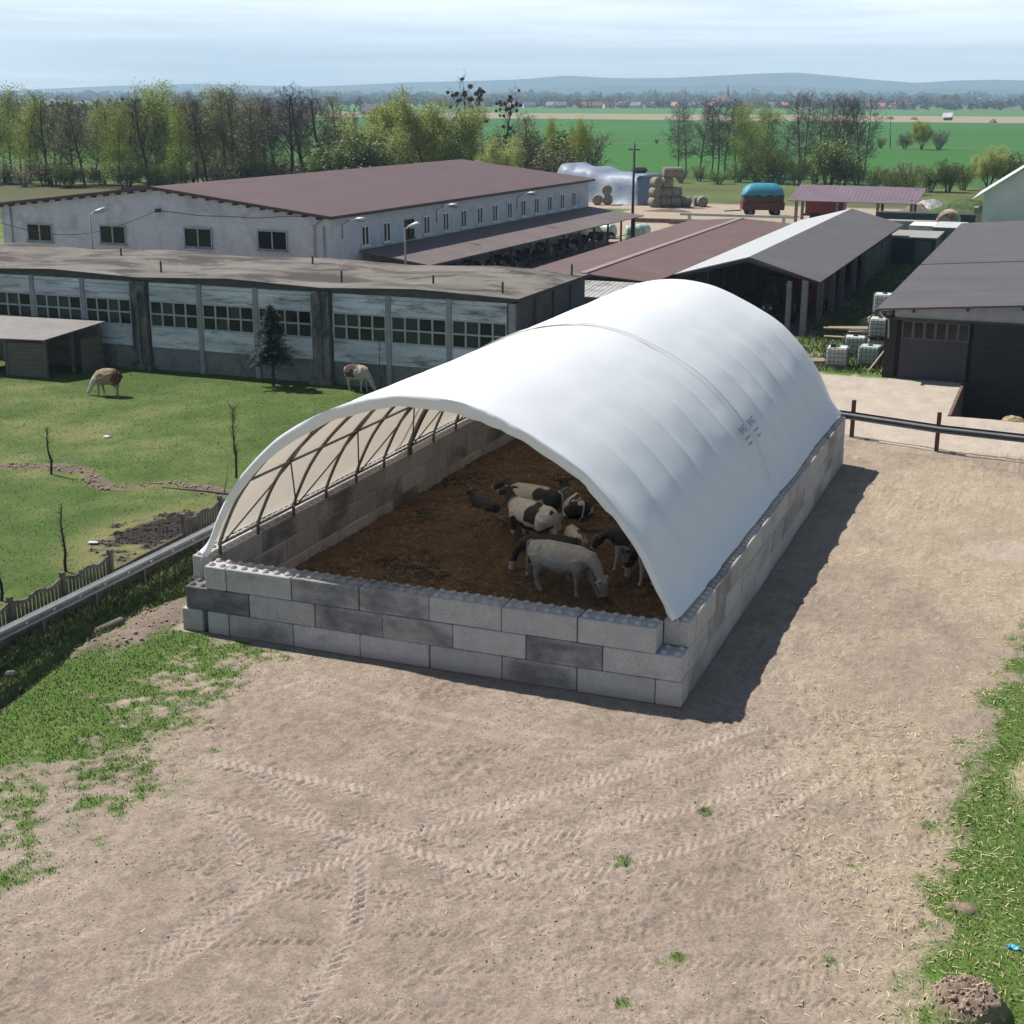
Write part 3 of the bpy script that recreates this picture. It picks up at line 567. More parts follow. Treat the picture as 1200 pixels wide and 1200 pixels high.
# front lip: the hem folds over the first hoop and hangs in creases
Q, NN, T = prof_pts(90); Qi, _, _ = prof_pts(90); lip = []
for k,(dn,dy) in enumerate(((0,0),(.012,-.025),(.09,-.04),(.19,-.03),(.28,.02))):
    r_ = []
    for j in range(90):
        taper = .35+.65*math.sin(math.pi*T[j])**.5; w = dn*taper*(1+.30*(vnoise(np.array([T[j]*26]),np.array([0.]),1,9)[0]-.5)*(k > 2)); cz = .085*(math.sin(T[j]*120+3*math.sin(T[j]*31))*float(vnoise(np.array([T[j]*14]),np.array([2.]),1,19)[0]))*1.4*(k > 0)*(.4+.3*k)*.5
        p = Q[j]-NN[j]*w; r_.append((ACX+p[0],.58+dy+cz*.6,p[1]))
    lip.append(r_)
mb.sheet(lip[::-1][:-1]+rows); cf = mb.build('cover',m_cov,tent,smooth=True,fix=False)
mb = MB(); rows2 = cover(11.50,22.9,2); rows2 = [[(ACX+(p[0]-ACX)*1.0022,p[1],1.8+(p[2]-1.8)*1.003) for p in r_] for r_ in rows2]; mb.sheet(rows2); cr_ = mb.build('cover',m_cov,tent,smooth=True,fix=False)
mb = MB(); Q, NN, T = prof_pts(60,.1); top = [(ACX+p[0],22.45+.06*math.sin(i*.9),p[1]) for i,p in enumerate(Q)]; bot = [(p[0],22.45,1.74) for p in top]
mb.sheet([[tuple(Vector(a).lerp(Vector(b),t)) for a,b in zip(top,bot)] for t in (0,.33,.66,1)]); mb.build('gable_cover',m_cov,tent,smooth=True,fix=False)
mb = MB(); Q, NN, T = prof_pts(70,-.018); mb.tube([(ACX+p[0]*1.004,11.66,p[1]+.01) for p in Q],.007,6); mb.build('seam_cord',plain('grey_cord',(.42,.42,.42),.8),tent,smooth=True)
Qa, Na, Ta = prof_pts(48,.13)
for y in ARCH_Y:
    mb = MB(); pts = [(ACX+p[0],y,max(p[1],1.79)) for p in Qa if p[1] > 1.78]; pts = [(pts[0][0],y,1.78)]+pts+[(pts[-1][0],y,1.78)]
    r = .045 if abs(y-11.9) > .4 else .085
    mb.tube(pts,r,8); mb.build('hoop',m_frame,tent,smooth=True)
def onarch(z, side):
    i = np.argmin(abs(Qa[:,1]-z)+(0 if side == 0 else 100*(np.sign(Qa[:,0]) != side))); return ACX+Qa[i,0]-.06*np.sign(Qa[i,0])*(z < 6), Qa[i,1]-.05*(z > 4)
for z,sd in ((2.15,-1),(2.15,1),(3.75,-1),(3.75,1),(5.4,-1),(5.4,1),(6.25,0)):
    x, zz = onarch(z,sd) if sd else (ACX,6.2); mb = MB(); mb.tube([(x,.85,zz),(x,21.2,zz)],.034,6); mb.build('purlin',m_frame,tent,smooth=True)
for i in range(0,12,2):
    for sd in (-1,1):
        for j in (i-1,i+1):
            if 0 <= j < 12:
                x0,z0 = onarch(2.2,sd); x1,z1 = onarch(3.75,sd); mb = MB(); mb.tube([(x0-.03*sd,ARCH_Y[i],z0),(x1-.03*sd,ARCH_Y[j],z1)],.023,6); mb.build('brace',m_frame,tent,smooth=True)
                if j > i:
                    x2,z2 = onarch(5.4,sd); mb = MB(); mb.tube([(x1-.03*sd,ARCH_Y[j],z1),(x2-.02*sd,ARCH_Y[i],z2)],.022,6); mb.build('brace',m_frame,tent,smooth=True)
for pts in ([(-.30,.56,1.90),(-.45,.62,1.86),(-.55,.75,1.80)],[(-.32,.57,1.95),(-.40,.56,1.84),(-.46,.585,1.72),(-.48,.585,1.25)],[(11.6,.56,1.9),(11.7,.57,1.83),(11.75,.585,1.70)]): mb = MB(); mb.tube(pts,.014,5); mb.build('tie_rope',m_rope,tent,smooth=True)
# printed marks near the seam, bent onto the cover
def text_verts(body, size):
    cu = bpy.data.curves.new('t','FONT'); cu.body = body; cu.size = size; cu.align_x = 'CENTER'; to = bpy.data.objects.new('t',cu); COL.objects.link(to)
    dg = bpy.context.evaluated_depsgraph_get(); me = bpy.data.meshes.new_from_object(to.evaluated_get(dg)); vs = [tuple(v.co) for v in me.vertices]; fs = [tuple(p.vertices) for p in me.polygons]
    bpy.data.objects.remove(to); bpy.data.meshes.remove(me); bpy.data.curves.remove(cu); return vs, fs
Qp, Np, Tp = prof_pts(400,-.035); dl = np.r_[0,np.cumsum(np.hypot(*np.diff(Qp,axis=0).T))]
iz = max(i for i in range(400) if Qp[i,1] > 3.55); D0 = dl[iz]
def onto(yc, along, up):    # a point on the cover: along = +y, up = towards the ridge
    d = D0-up; return (ACX+np.interp(d,dl,Qp[:,0])*1.004, yc+along, np.interp(d,dl,Qp[:,1])*1.003)
for yc, par, sc in ((11.15,cf,1),(12.3,cr_,1)):
    mb = MB(); vs, fs = text_verts('RWG',.34); mb.add([onto(yc,a*.9,b+.05) for a,b,_ in vs],fs)
    for r_, y_ in ((0,-.13),(1,-.31)):     # two lines of print too small to read: rows of short strokes
        x = -.26+.05*r_
        while x < .24-.04*r_:
            w = .02+.03*((int(x*97)+r_)%3)/2; q = [onto(yc,a,b) for a,b in ((x,y_),(x+w,y_),(x+w,y_+.06),(x,y_+.06))]; mb.add(q,[(0,1,2,3)]); x += w+.02
    mb.build('print',m_print,par,fix=False)
# ================================================================== LEFT: precast fence and guard rail
m_pre = surf('precast_concrete',(.085,.074,.062),(.165,.146,.122),2,.9,stain=(.045,.04,.032),stain_scale=1.6); m_galv = plain('zinc_rail',(.33,.335,.335),.6,.25,var=.15); m_white_b = plain('pale_bolt',(.6,.6,.6),.5); m_galvw = plain('weathered_zinc',(.15,.15,.15),.55,.3)
def fx(y): return -3.86-.035*(y-2)*(1 if y > 2 else .3)
fen = thing('concrete_fence','low precast concrete fence with picket tops between the pasture and the pen','fence',(fx(3),3,0))
FP = [-12.4,-10.4,-8.4,-6.4,-4.4,-2.5,-.55,1.4,4.95,6.95,8.95,10.95,12.95,14.95,16.95,18.95,20.95,22.95,24.95,26.95]
for y in FP:
    mb = MB(); mb.box((fx(y),y,.62),(.13,.13,1.36),ch=.012); mb.build('post',m_pre,fen)
for a,b_ in zip(FP[:-1],FP[1:]):
    mb = MB(); x = (fx(a)+fx(b_))/2; L = b_-a-.14; rz = math.atan2(fx(b_)-fx(a),b_-a)
    for k in range(2 if a != 1.4 else 3): mb.box((x,(a+b_)/2,.12+.24*k),(.05,L,.235),rz=-rz,ch=.01)
    mb.build('plank_panel',m_pre,fen)
    if a == 1.4: continue
    mb = MB(); n = 13
    for k in range(n):
        t = (k+.5)/n; y = a+.07+L*t; s_ = .5+.5*math.cos((t-.5)*2*math.pi); h = .42+.12*s_+.03*math.sin(t*60)
        mb.box((fx(y),y,.60+h/2-.02),(.045,L/n*.56,h),ch=.01)
    seg = [(a+.07+L*i/16,1.0+.10*(.5+.5*math.cos((i/16-.5)*4*math.pi))) for i in range(17)]
    mb.sheet([[(fx(y)-.028,y,z+.06) for y,z in seg],[(fx(y)+.028,y,z+.06) for y,z in seg],[(fx(y)+.028,y,z-.03) for y,z in seg],[(fx(y)-.028,y,z-.03) for y,z in seg],[(fx(y)-.028,y,z+.06) for y,z in seg]])
    mb.build('picket_panel',m_pre,fen)
def wbeam(mb, pts, z, h=.31, d=.085):
    prof = [(0,-h/2),(d*.3,-h/2+.02),(d,-h*.32),(d,-h*.16),(0,-.02),(0,.02),(d,h*.16),(d,h*.32),(d*.3,h/2-.02),(0,h/2)]
    rows = []
    for i,(x,y) in enumerate(pts):
        a = pts[max(i-1,0)]; b = pts[min(i+1,len(pts)-1)]; t = Vector((b[0]-a[0],b[1]-a[1])).normalized(); n = Vector((t.y,-t.x))
        rows.append([(x+n.x*o_,y+n.y*o_,z+zz) for o_,zz in prof]+[(x+n.x*(o_-.006),y+n.y*(o_-.006),z+zz) for o_,zz in prof[::-1]])
    mb.sheet([r_+[r_[0]] for r_ in rows])
rail = thing('guard_rail','long pale steel guard rail in front of the precast fence on the left','guard rail',(-3.4,0,0))
RY = [-13,-9,-5,-1.9,.15,2.2,5,9,13,17,21,25]; mb = MB(); wbeam(mb,[(-3.42-.01*max(0,y-6),y) for y in RY],.70); mb.build('rail_beam',m_galv,rail)
mb = MB(); wbeam(mb,[(-3.44-.01*max(0,y-6),y-.001) for y in RY],.70,.31,-.085); mb.build('rail_beam',m_galv,rail)
for y in np.arange(-6.5,17,1.0): mb = MB(); mb.lathe((-3.40-.01*max(0,y-6),y,.70),(1,0,.3),[(0,.045),(.03,.045),(.045,.025)],8); mb.build('bolt',m_white_b,rail)
for y in RY[1:-1]:
    mb = MB(); x = -3.44-.01*max(0,y-6); mb.box((x,y,.3),(.10,.012,1.0)); 
    for s in (-.05,.05): mb.box((x+s,y,.3),(.010,.07,1.0))
    mb.build('post',m_galvw,rail)
# pipe end and stones by the trench
for (x,y,s,lb) in ((-2.75,-3.9,.17,'grey stone lying in the nettles nearest the photo edge'),(-2.55,1.15,.2,'flat pale slab of rubble beside the trench near the pen corner')):
    mb = MB(); mb.box((x,y,gz(x,y)+.05),(s*1.6,s*1.2,s*.7),rz=.6,ch=.05); tag(mb.build('stone',m_pre,loc=(x,y,gz(x,y))),lb,'stone')
mb = MB(); mb.tube([(-2.62,-.95,-.02),(-2.35,-.25,.08)],.13,12,cap=False); mb.tube([(-2.62,-.95,-.02),(-2.35,-.25,.08)],.10,12); tag(mb.build('drain_pipe',m_pre,loc=(-2.5,-.6,0),smooth=True),'short end of grey pipe sticking out of the dug trench','pipe')
# ================================================================== RIGHT: guard rail by the concrete yard
m_rust = plain('rusty_post',(.085,.045,.033),.75); m_dkz = plain('grey_rail',(.115,.115,.12),.7)
rail2 = thing('guard_rail','dark double guard rail on brown steel posts along the concrete yard','guard rail',(13.3,26.8,0))
RX = [(2.5,29.2),(5.6,28.75),(8.6,28.1),(11.66,27.37),(14.96,26.32),(18.3,25.85),(21.6,25.6),(25,25.6)]
for dz_,m_ in ((.085,m_dkz),(-.085,m_dkz)):
    mb = MB(); o_ = .17 if dz_ > 0 else -.17; wbeam(mb,[(x,y+o_*(-1)) for x,y in RX],.84,.25,dz_); mb.build('rail_beam',m_,rail2)
for x,y in RX[:-1]:
    mb = MB(); mb.box((x,y,.68),(.012,.16,1.56))
    for s in (-.075,.075): mb.box((x,y+s,.68),(.15,.014,1.56))
    mb.box((x,y,.84),(.10,.30,.16)); mb.build('post',m_rust,rail2)
# ================================================================== LONG LOW BARN
m_bit = surf('bitumen_roof',(.105,.090,.076),(.185,.165,.140),.45,.9,stretch=(.55,1,1),stain=(.045,.038,.033),stain_scale=.42,stain_rng=(.47,.58),bmp=.4,fine=6)
m_edge = plain('dark_roof_edge',(.045,.043,.042),.8)
m_panelw = surf('weathered_white_panel',(.32,.35,.38),(.58,.62,.655),.8,.9,stretch=(.35,1,2.2),stain=(.10,.105,.11),stain_scale=1.7,stain_rng=(.50,.68),sdist=.15)
m_plinth = surf('grey_plinth',(.13,.135,.13),(.20,.205,.20),.7,.9,stain=(.08,.085,.08),stain_scale=1.2)
m_pil = surf('stained_pilaster',(.09,.088,.085),(.20,.195,.19),1.5,.9,stretch=(1,1,.35),stain=(.035,.033,.032),stain_scale=1.6,stain_rng=(.45,.62))
m_col = surf('concrete_rib',(.17,.18,.185),(.27,.28,.285),2,.9); m_darkwall = surf('dark_grey_wall',(.055,.055,.055),(.10,.098,.095),1.2,.9)
m_frm = surf('pale_window_bar',(.24,.26,.27),(.36,.38,.39),2,.8)
m_glass, gt_, gb_ = nodes('dark_glass'); gb_.inputs['Base Color'].default_value = (.010,.014,.013,1); gb_.inputs['Roughness'].default_value = .12; gb_.inputs['Specular IOR Level'].default_value = .35
m_glassg, gt_, gb_ = nodes('green_glass'); gb_.inputs['Base Color'].default_value = (.022,.034,.026,1); gb_.inputs['Roughness'].default_value = .3; gb_.inputs['Specular IOR Level'].default_value = .3
FY = 29.0; BAYX = [-3.12,-12.56,-22.45,-32.4,-42.3]
barn = thing('long_barn','long low weathered concrete barn with strip windows and wavy bitumen roof','barn',(-12.5,FY,0))
def lowroof_z(x):
    for a,b_ in zip(BAYX[:-1],BAYX[1:]):
        if b_ <= x <= a: t = (x-b_)/(a-b_); return 4.40+.18*(1-abs(2*t-1))**1.0
    return 4.40
mb = MB(); prof = [(x,lowroof_z(x)-.10) for x in np.linspace(BAYX[-1],BAYX[0],33)]; mb.prism([(BAYX[-1],0)]+[(BAYX[0],0)]+prof[::-1],FY+.05,38.4,'xz'); mb.build('wall',m_darkwall,barn)
xs_ = np.array(sorted([BAYX[-1]-.2,BAYX[0]+.18]+[q for a_,b_ in zip(BAYX[1:],BAYX[:-1]) for q in np.linspace(a_,b_,9)[:-1]]+[BAYX[0]])); mb = MB()
zz = [lowroof_z(min(max(x,BAYX[-1]),BAYX[0]))+.0 for x in xs_]
ysr = np.linspace(FY-.16,38.75,24); nzr = lambda x,y: .05*min(1,max(0,y-29.5))*(float(vnoise(np.array([x]),np.array([y]),2.0,5)[0])-.5)
topg = [[(x,y,z+nzr(x,y)) for x,z in zip(xs_,zz)] for y in ysr]; mb.sheet(topg)
mb.build('roof',m_bit,barn,fix=False)
mb = MB(); n_ = len(xs_); f0 = [(x,FY-.17,z+.02) for x,z in zip(xs_,zz)]; mb.sheet([[(x,FY-.165,z+.035) for x,_,z in [(p[0],0,p[2]-.02) for p in f0]],[(x,FY-.165,z-.085) for x,z in zip(xs_,zz)],[(x,FY+.1,z-.085) for x,z in zip(xs_,zz)]])
mb.sheet([[(BAYX[0]+.185,FY-.165,4.43),(BAYX[0]+.185,38.76,4.43)],[(BAYX[0]+.185,FY-.165,4.26),(BAYX[0]+.185,38.76,4.26)],[(BAYX[0]-.1,FY-.165,4.26),(BAYX[0]-.1,38.76,4.26)]]); mb.build('roof_edge',m_edge,barn,fix=False)
for xb in BAYX[1:-1]:
    mb = MB(); mb.prism([(xb-.42,0),(xb+.42,0),(xb+.42,4.26),(xb-.42,4.26)],FY-.22,FY+.05,'xz'); mb.box((xb,FY-.3,1.9),(.16,.1,3.8)); mb.box((xb,FY-.24,.14),(1.15,.3,.28)); mb.build('pilaster',m_pil,barn)
mb = MB(); mb.box((BAYX[0]-.13,FY-.06,2.1),(.26,.22,4.2)); mb.build('corner_post',m_col,barn)
ribs = [-6.24,-9.21,-16.04,-19.09,-25.76,-28.78,-35.6,-38.9]
for x in ribs: mb = MB(); mb.box((x,FY-.02,2.13),(.24,.14,4.25)); mb.build('rib',m_col,barn)
edges = [-3.38,-6.24,-9.21,-12.14,-12.98,-16.04,-19.09,-22.03,-22.87,-25.76,-28.78,-31.98,-32.82,-35.6,-38.9,-42.2]
for i in range(len(edges)-1):
    if i in (3,7,11): continue
    x1, x0 = edges[i], edges[i+1]; x1 -= .13; x0 += .13; w = x1-x0; xc = (x0+x1)/2
    mb = MB(); mb.box((xc,FY+.01,3.69),(w,.10,.66)); mb.box((xc,FY+.02,4.12),(w,.08,.17)); mb.box((xc,FY+.01,1.59),(w,.10,.97))
    for zq in ((3.55,) if i%2 else (3.6,3.82)): mb.box((xc,FY-.045,zq),(w,.035,.03))
    for zq in (1.3,1.52,1.78): mb.box((xc,FY-.042,zq),(w,.035,.03))
    mb.build('wall_panel',m_panelw,barn)
    mb = MB(); mb.box((xc,FY+.03,.53),(w,.06,1.04)); mb.box((xc,FY-.01,1.07),(w,.12,.05)); mb.build('plinth',m_plinth,barn)
    wn = MB(); n = 4; zb, zt = 2.12, 3.32
    for k in range(n+1): wn.box((x0+w*k/n*.985+.0075*w,FY-.005,(zb+zt)/2),(.075,.09,zt-zb))
    for z in (zb,(zb+zt)/2,zt): wn.box((xc,FY-.012,z),(w,.07,.075))
    wo = wn.build('window',m_frm,barn); pn = MB()
    rp = random.Random(i+30)
    for k in range(n):
        for q in range(2):
            pn.mi = 1 if rp.random() < .4 else 0; x = x0+w*(k+.5)/n*.985+.0075*w; z = zb+(zt-zb)*(q+.5)/2; tl_ = rp.uniform(-.012,.012)
            pn.add([(x-w/8,FY+.025+tl_,z-.29),(x+w/8,FY+.025-tl_,z-.29),(x+w/8,FY+.025-tl_*.3,z+.29),(x-w/8,FY+.025+tl_*.3,z+.29)],[(0,1,2,3)])
    pn.build('pane',[m_glass,m_glassg],wo,fix=False)
for y in np.arange(FY+2.4,38,2.4): mb = MB(); mb.box((BAYX[0]+.05,y,2.1),(.12,.3,4.2)); mb.build('rib',m_darkwall,barn)
m_vent = plain('vent_pipe',(.05,.045,.042),.7)
for x,y in ((-28.2,35.5),(-22.7,31.2),(-16.9,36),(-12.7,31.2),(-8.0,31.2),(-4.2,30.2),(-3.6,37.8)): mb = MB(); mb.tube([(x,y,4.3),(x,y,4.95)],.05,8); mb.build('vent_pipe',m_vent,barn)
# lean-to and corrugated annex beside it
m_brn = corrugated('brown_profiled_sheet',(.085,.052,.048),(.125,.082,.075),.35,1,.6)
ann = thing('side_annex','low lean-to with brown roof between the long barn and the white tunnel','shed',(-2,35,0))
mb = MB(); mb.slab([(-2.92,29.8,3.0),(.6,30.6,2.55),(.6,43.8,2.55),(-2.92,43.8,3.0)],.08); mb.build('roof',plain('dull_brown_sheet',(.115,.085,.078),.7),ann)
mb = MB(); mb.box((-1.2,37,1.22),(3.2,12.6,2.44)); mb.build('wall',surf('dirty_white_wall',(.33,.34,.35),(.45,.46,.47),.8,.9),ann)
mb = MB(); mb.box((-1.2,30.6,1.0),(.9,.05,1.9)); mb.build('door',m_darkwall,ann)
ann2 = thing('corrugated_shed','small shed with pale corrugated roof in front of the brown roof','shed',(-5.0,47,0))
m_corr = corrugated('pale_corrugated',(.24,.235,.225),(.36,.35,.335),.28,0,.6,stain=(.16,.15,.14))
mb = MB(); mb.slab([(-9.2,43.4,2.62),(-2.4,43.4,2.62),(-2.4,47.5,2.95),(-9.2,47.5,2.95)],.06); mb.build('roof',m_corr,ann2)
mb = MB(); mb.box((-5.8,45.4,1.28),(6.4,3.6,2.56)); mb.build('wall',m_darkwall,ann2)
# ================================================================== BIG WHITE BARN (local frame: origin at its near right corner, +y along its length)
TH = -math.atan2(1.83,46.21); WL = 46.3
m_wht = surf('white_wash',(.40,.43,.455),(.53,.56,.58),.5,.9,stain=(.31,.335,.36),stain_scale=.5,stain_rng=(.5,.7),kind='World')
m_redroof = surf('dark_red_sheet',(.088,.050,.046),(.112,.066,.061),.35,.55,bmp=.15,fine=8)
m_white = plain('white_frame',(.62,.63,.62),.6,var=.1); m_soff = plain('dark_eaves',(.05,.047,.047),.8)
wb = thing('white_barn','big whitewashed barn with a broad dark red roof behind the long low barn','barn',(-24.62,51.99,0),TH)
OFF[wb.name] = Vector((0,0,0))
mb = MB(); mb.prism([(-26.5,0),(0,0),(0,5.45),(-13.15,6.88),(-26.5,5.40)],0,WL,'xz'); mb.build('wall',m_wht,wb)
for a,b_ in (((.45,5.55),(-13.15,7.03)),((-13.15,7.03),(-27.1,5.48))):
    mb = MB(); mb.slab([(a[0],-.5,a[1]),(a[0],WL+.5,a[1]),(b_[0],WL+.5,b_[1]),(b_[0],-.5,b_[1])],.07); mb.build('roof',m_redroof,wb)
mb = MB()
for a,b_ in (((.45,5.44),(-13.15,6.92)),((-13.15,6.92),(-27.1,5.37))): mb.bar((a[0],-.46,a[1]),(b_[0],-.46,b_[1]),.05,.16)
mb.box((.42,WL/2,5.42),(.05,WL+.9,.14))
for k in range(26): mb.box((-.6-k*1.03,-.25,5.43+(1.48*(.6+k*1.03)/13.15 if k < 12 else 1.48-(k*1.03-12.5)*.111)-.12),(.12,.5,.14))
mb.build('eaves_board',m_soff,wb)
def win_front(x0,x1,z0,z1):
    mb = MB(); 
    for x in (x0,(x0+x1)/2,x1): mb.box((x,-.03,(z0+z1)/2),(.09,.10,z1-z0+.09))
    for z in (z0,z1): mb.box(((x0+x1)/2,-.03,z),(x1-x0+.09,.09,.09))
    mb.box(((x0+x1)/2,-.10,z0-.09),(x1-x0+.24,.2,.06)); o = mb.build('window',m_frm,wb); p = MB(); p.add([(x0,-.012,z0),(x1,-.012,z0),(x1,-.012,z1),(x0,-.012,z1)],[(0,1,2,3)]); p.build('pane',m_glass,o,fix=False)
for a in ((-24.26,-22.14,3.04,4.18),(-17.97,-15.87,3.13,4.3),(-11.03,-8.89,3.18,4.4),(-5.31,-3.13,3.26,4.45)): win_front(*a)
for k,v_ in enumerate((4.5,7.47,10.78,13.4,16.48,19.52,22.43,25.24,28.14,30.93,33.8,36.7,39.6,42.4)):
    dark = k == 2; h0, h1 = (3.32,4.56) if not dark else (3.3,4.5); w = .48 if not dark else .62
    mb = MB()
    for y in (v_-w,v_,v_+w): mb.box((.03,y,(h0+h1)/2),(.10,.09,h1-h0+.09))
    for z in (h0,h1): mb.box((.03,v_,z),(.09,2*w+.09,.09))
    mb.box((.10,v_,h0-.08),(.2,2*w+.2,.05)); o = mb.build('window',m_white if not dark else m_soff,wb); p = MB(); p.add([(.012,v_-w,h0),(.012,v_+w,h0),(.012,v_+w,h1),(.012,v_-w,h1)],[(0,1,2,3)]); p.build('pane',m_glass,o,fix=False)
m_lampg = plain('grey_lamp',(.33,.34,.34),.5,.3)
def arm_lamp(x,y,z,dx,dy,parent,name='wall_lamp'):
    mb = MB(); mb.tube([(x,y,z-.9),(x,y,z),(x+dx*.5,y+dy*.5,z+.25),(x+dx,y+dy,z+.35)],.035,6); o = mb.build(name,m_lampg,parent,smooth=True)
    hd = MB(); L = math.hypot(dx,dy); ux,uy = dx/L,dy/L; hd.tube([(x+dx-.1*ux,y+dy-.1*uy,z+.35),(x+dx+.15*ux,y+dy+.15*uy,z+.36),(x+dx+.55*ux,y+dy+.55*uy,z+.36),(x+dx+.75*ux,y+dy+.75*uy,z+.34)],[.06,.14,.17,.05],10); hd.build('lamp_head',m_lampg,o,smooth=True)
for v_ in (1.56,15.0,29.6): arm_lamp(.06,v_,4.9,1.0,.0,wb)
mb = MB(); mb.tube([(-.25,-.08,5.4),(-1.05,-.1,4.9),(-1.1,-.1,.2)],.06,8); mb.tube([(-.35,-.08,4.9),(-.38,-.08,.2)],.05,8); mb.tube([(-25.6,-.08,5.3),(-25.7,-.08,.2)],.05,8); mb.build('drain_pipe',m_lampg,wb,smooth=True)
mb = MB(); pts = [(-12.95,-.3,5.45)]+[(-12.95+12.6*t,-.12-.2*(1-t),5.45+.15*t-.28*math.sin(math.pi*t)+.03*math.sin(t*18)) for t in np.linspace(.05,1,20)]; mb.tube(pts,.022,5)
pts = [(-12.95-5.4*t,-.3-11.2*t,5.45+.6*t-1.5*math.sin(math.pi*t)) for t in np.linspace(0,.97,16)]; mb.tube(pts,.02,5); mb.box((-12.95,-.14,5.45),(.3,.28,.22)); mb.build('cable',m_soff,wb,smooth=True)
# open lean-to along its long wall
lt = thing('cattle_lean_to','open sided lean-to with brown sheet roof along the white barn wall','lean-to',(-24.62,51.99,0),TH)
OFF[lt.name] = Vector((0,0,0))
m_lean = surf('brown_lean_sheet',(.115,.088,.082),(.155,.122,.115),.5,.65,bmp=.2,fine=8)
def lx(y): return 5.05+.00*y
mb = MB(); mb.slab([(.06,3.6,3.06),(5.2,3.6,2.36),(5.2,46.9,2.40),(.06,46.4,3.08)],.07); mb.build('roof',m_lean,lt)
for y in list(np.arange(4.0,46,3.45))+[45.5]:
    mb = MB(); mb.box((4.75,y,1.2),(.14,.14,2.4)); mb.build('post',m_soff,lt)
for z in (.55,.95): mb = MB(); mb.tube([(4.75,4,z),(4.75,45.5,z)],.035,6); mb.build('feed_rail',m_vent,lt)
mb = MB(); mb.box((4.75,24.5,.2),(.12,42,.4)); mb.build('feed_wall',m_plinth,lt)
mb = MB(); mb.box((2.4,3.75,1.2),(4.5,.1,2.4)); mb.build('end_wall',plain('rusty_boards',(.10,.062,.045),.85),lt)
# ================================================================== MIDDLE BROWN ROOF + POST SHED
mid = thing('brown_roof_barn','long low barn under a flat pitched reddish brown roof beside the post shed','barn',(-6.3,68,0))
m_red2 = surf('red_brown_sheet',(.105,.060,.052),(.138,.083,.073),.4,.6,bmp=.2,fine=9)
mb = MB(); mb.slab([(-2.2,47.6,3.0),(-2.2,88.2,3.0),(-6.3,88.2,3.3),(-6.3,47.6,3.3)],.07); mb.build('roof',m_red2,mid)
mb = MB(); mb.slab([(-6.3,47.6,3.3),(-6.3,88.2,3.3),(-10.6,88.2,3.0),(-10.6,47.6,3.0)],.07); mb.build('roof',m_red2,mid)
mb = MB(); mb.box((-6.3,67.9,3.33),(.42,40.7,.05)); mb.build('ridge_cap',plain('pale_ridge',(.24,.19,.175),.6),mid)
mb = MB(); mb.prism([(-10.3,0),(-2.5,0),(-2.5,2.90),(-6.3,3.18),(-10.3,2.90)],47.95,87.9,'xz'); mb.build('wall',surf('brown_wall',(.05,.043,.038),(.085,.07,.06),1,.9),mid)
shed = thing('post_shed','open shed on concrete posts with a grey sheet roof, tractor parked inside','shed',(2.2,70,0))
m_shedr = surf('grey_brown_sheet',(.088,.079,.078),(.122,.110,.108),.5,.6,bmp=.2,fine=9); m_shedl = plain('sun_glare_sheet',(.42,.42,.41),.45,var=.08)  # left slope's pale colour stands in for sun glare on the sheet
mb = MB(); mb.slab([(6.35,50.7,3.08),(6.35,90.2,3.08),(2.2,90.2,4.2),(2.2,51.3,4.2)],.06); mb.build('roof',m_shedr,shed)
mb = MB(); mb.slab([(2.2,51.3,4.2),(2.2,90.2,4.2),(-1.95,90.2,3.1),(-1.95,50.9,3.1)],.06); mb.build('roof',m_shedl,shed)
m_post = surf('old_concrete_post',(.19,.185,.17),(.29,.28,.26),2,.9,stain=(.12,.115,.10),stain_scale=2)
for y in (51.0,56.3,60.6,64.4,69.75,74.6,78.85,83.8,88.8):
    mb = MB(); mb.box((5.5,y,1.55),(.34,.30,3.1),ch=.02); mb.build('post',m_post,shed)
    if y > 52:
        mb = MB(); mb.box((-1.35,y,1.5),(.3,.3,3.0),ch=.02); mb.build('post',m_post,shed)
    mb = MB(); mb.bar((-1.7,y,3.02),(2.2,y,4.05),.10,.16); mb.bar((2.2,y,4.05),(6.1,y,3.0),.10,.16); (mb.bar((-1.4,y,3.0),(5.5,y,3.0),.08,.14) if y > 52 else None); mb.build('truss',m_soff,shed)
for y in (52.6,54.4): mb = MB(); mb.box((4.6,y-1.4,1.5),(.28,.26,3.0),ch=.02); mb.build('post',m_post,shed); break
mb = MB(); mb.box((5.5,82,1.15),(.16,15,2.3)); mb.box((-1.35,72,1.3),(.14,36,2.6)); mb.box((2,89.9,1.6),(7,.14,3.2)); mb.build('wall',surf('grey_board_wall',(.12,.108,.09),(.19,.17,.145),1.5,.9,stretch=(1,1,.4)),shed)
# ================================================================== DARK BARN AT THE RIGHT, PIT, CONCRETE APRON
db = thing('dark_barn','dark timber barn with low pitched grey brown roof above the sunken pit','barn',(18,60,0))
DX0, DY0 = 11.45, 40.42
def dz_(x): return 3.30+(x-10.75)*.078
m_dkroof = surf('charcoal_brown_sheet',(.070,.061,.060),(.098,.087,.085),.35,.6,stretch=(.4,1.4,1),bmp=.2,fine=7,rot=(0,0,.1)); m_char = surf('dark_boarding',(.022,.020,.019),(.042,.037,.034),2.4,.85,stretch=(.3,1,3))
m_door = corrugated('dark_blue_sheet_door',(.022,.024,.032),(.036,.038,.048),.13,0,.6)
mb = MB(); XR = 34
mb.slab([(10.75,40.0,dz_(10.75)),(10.75,90.5,dz_(10.75)),(XR,90.5,dz_(XR)),(XR,40.0,dz_(XR))],.09); mb.build('roof',m_dkroof,db)
mb = MB(); mb.bar((10.75,59.4,dz_(10.75)+.012),(XR,59.4,dz_(XR)+.012),.08,.03); mb.build('roof_seam',m_edge,db)
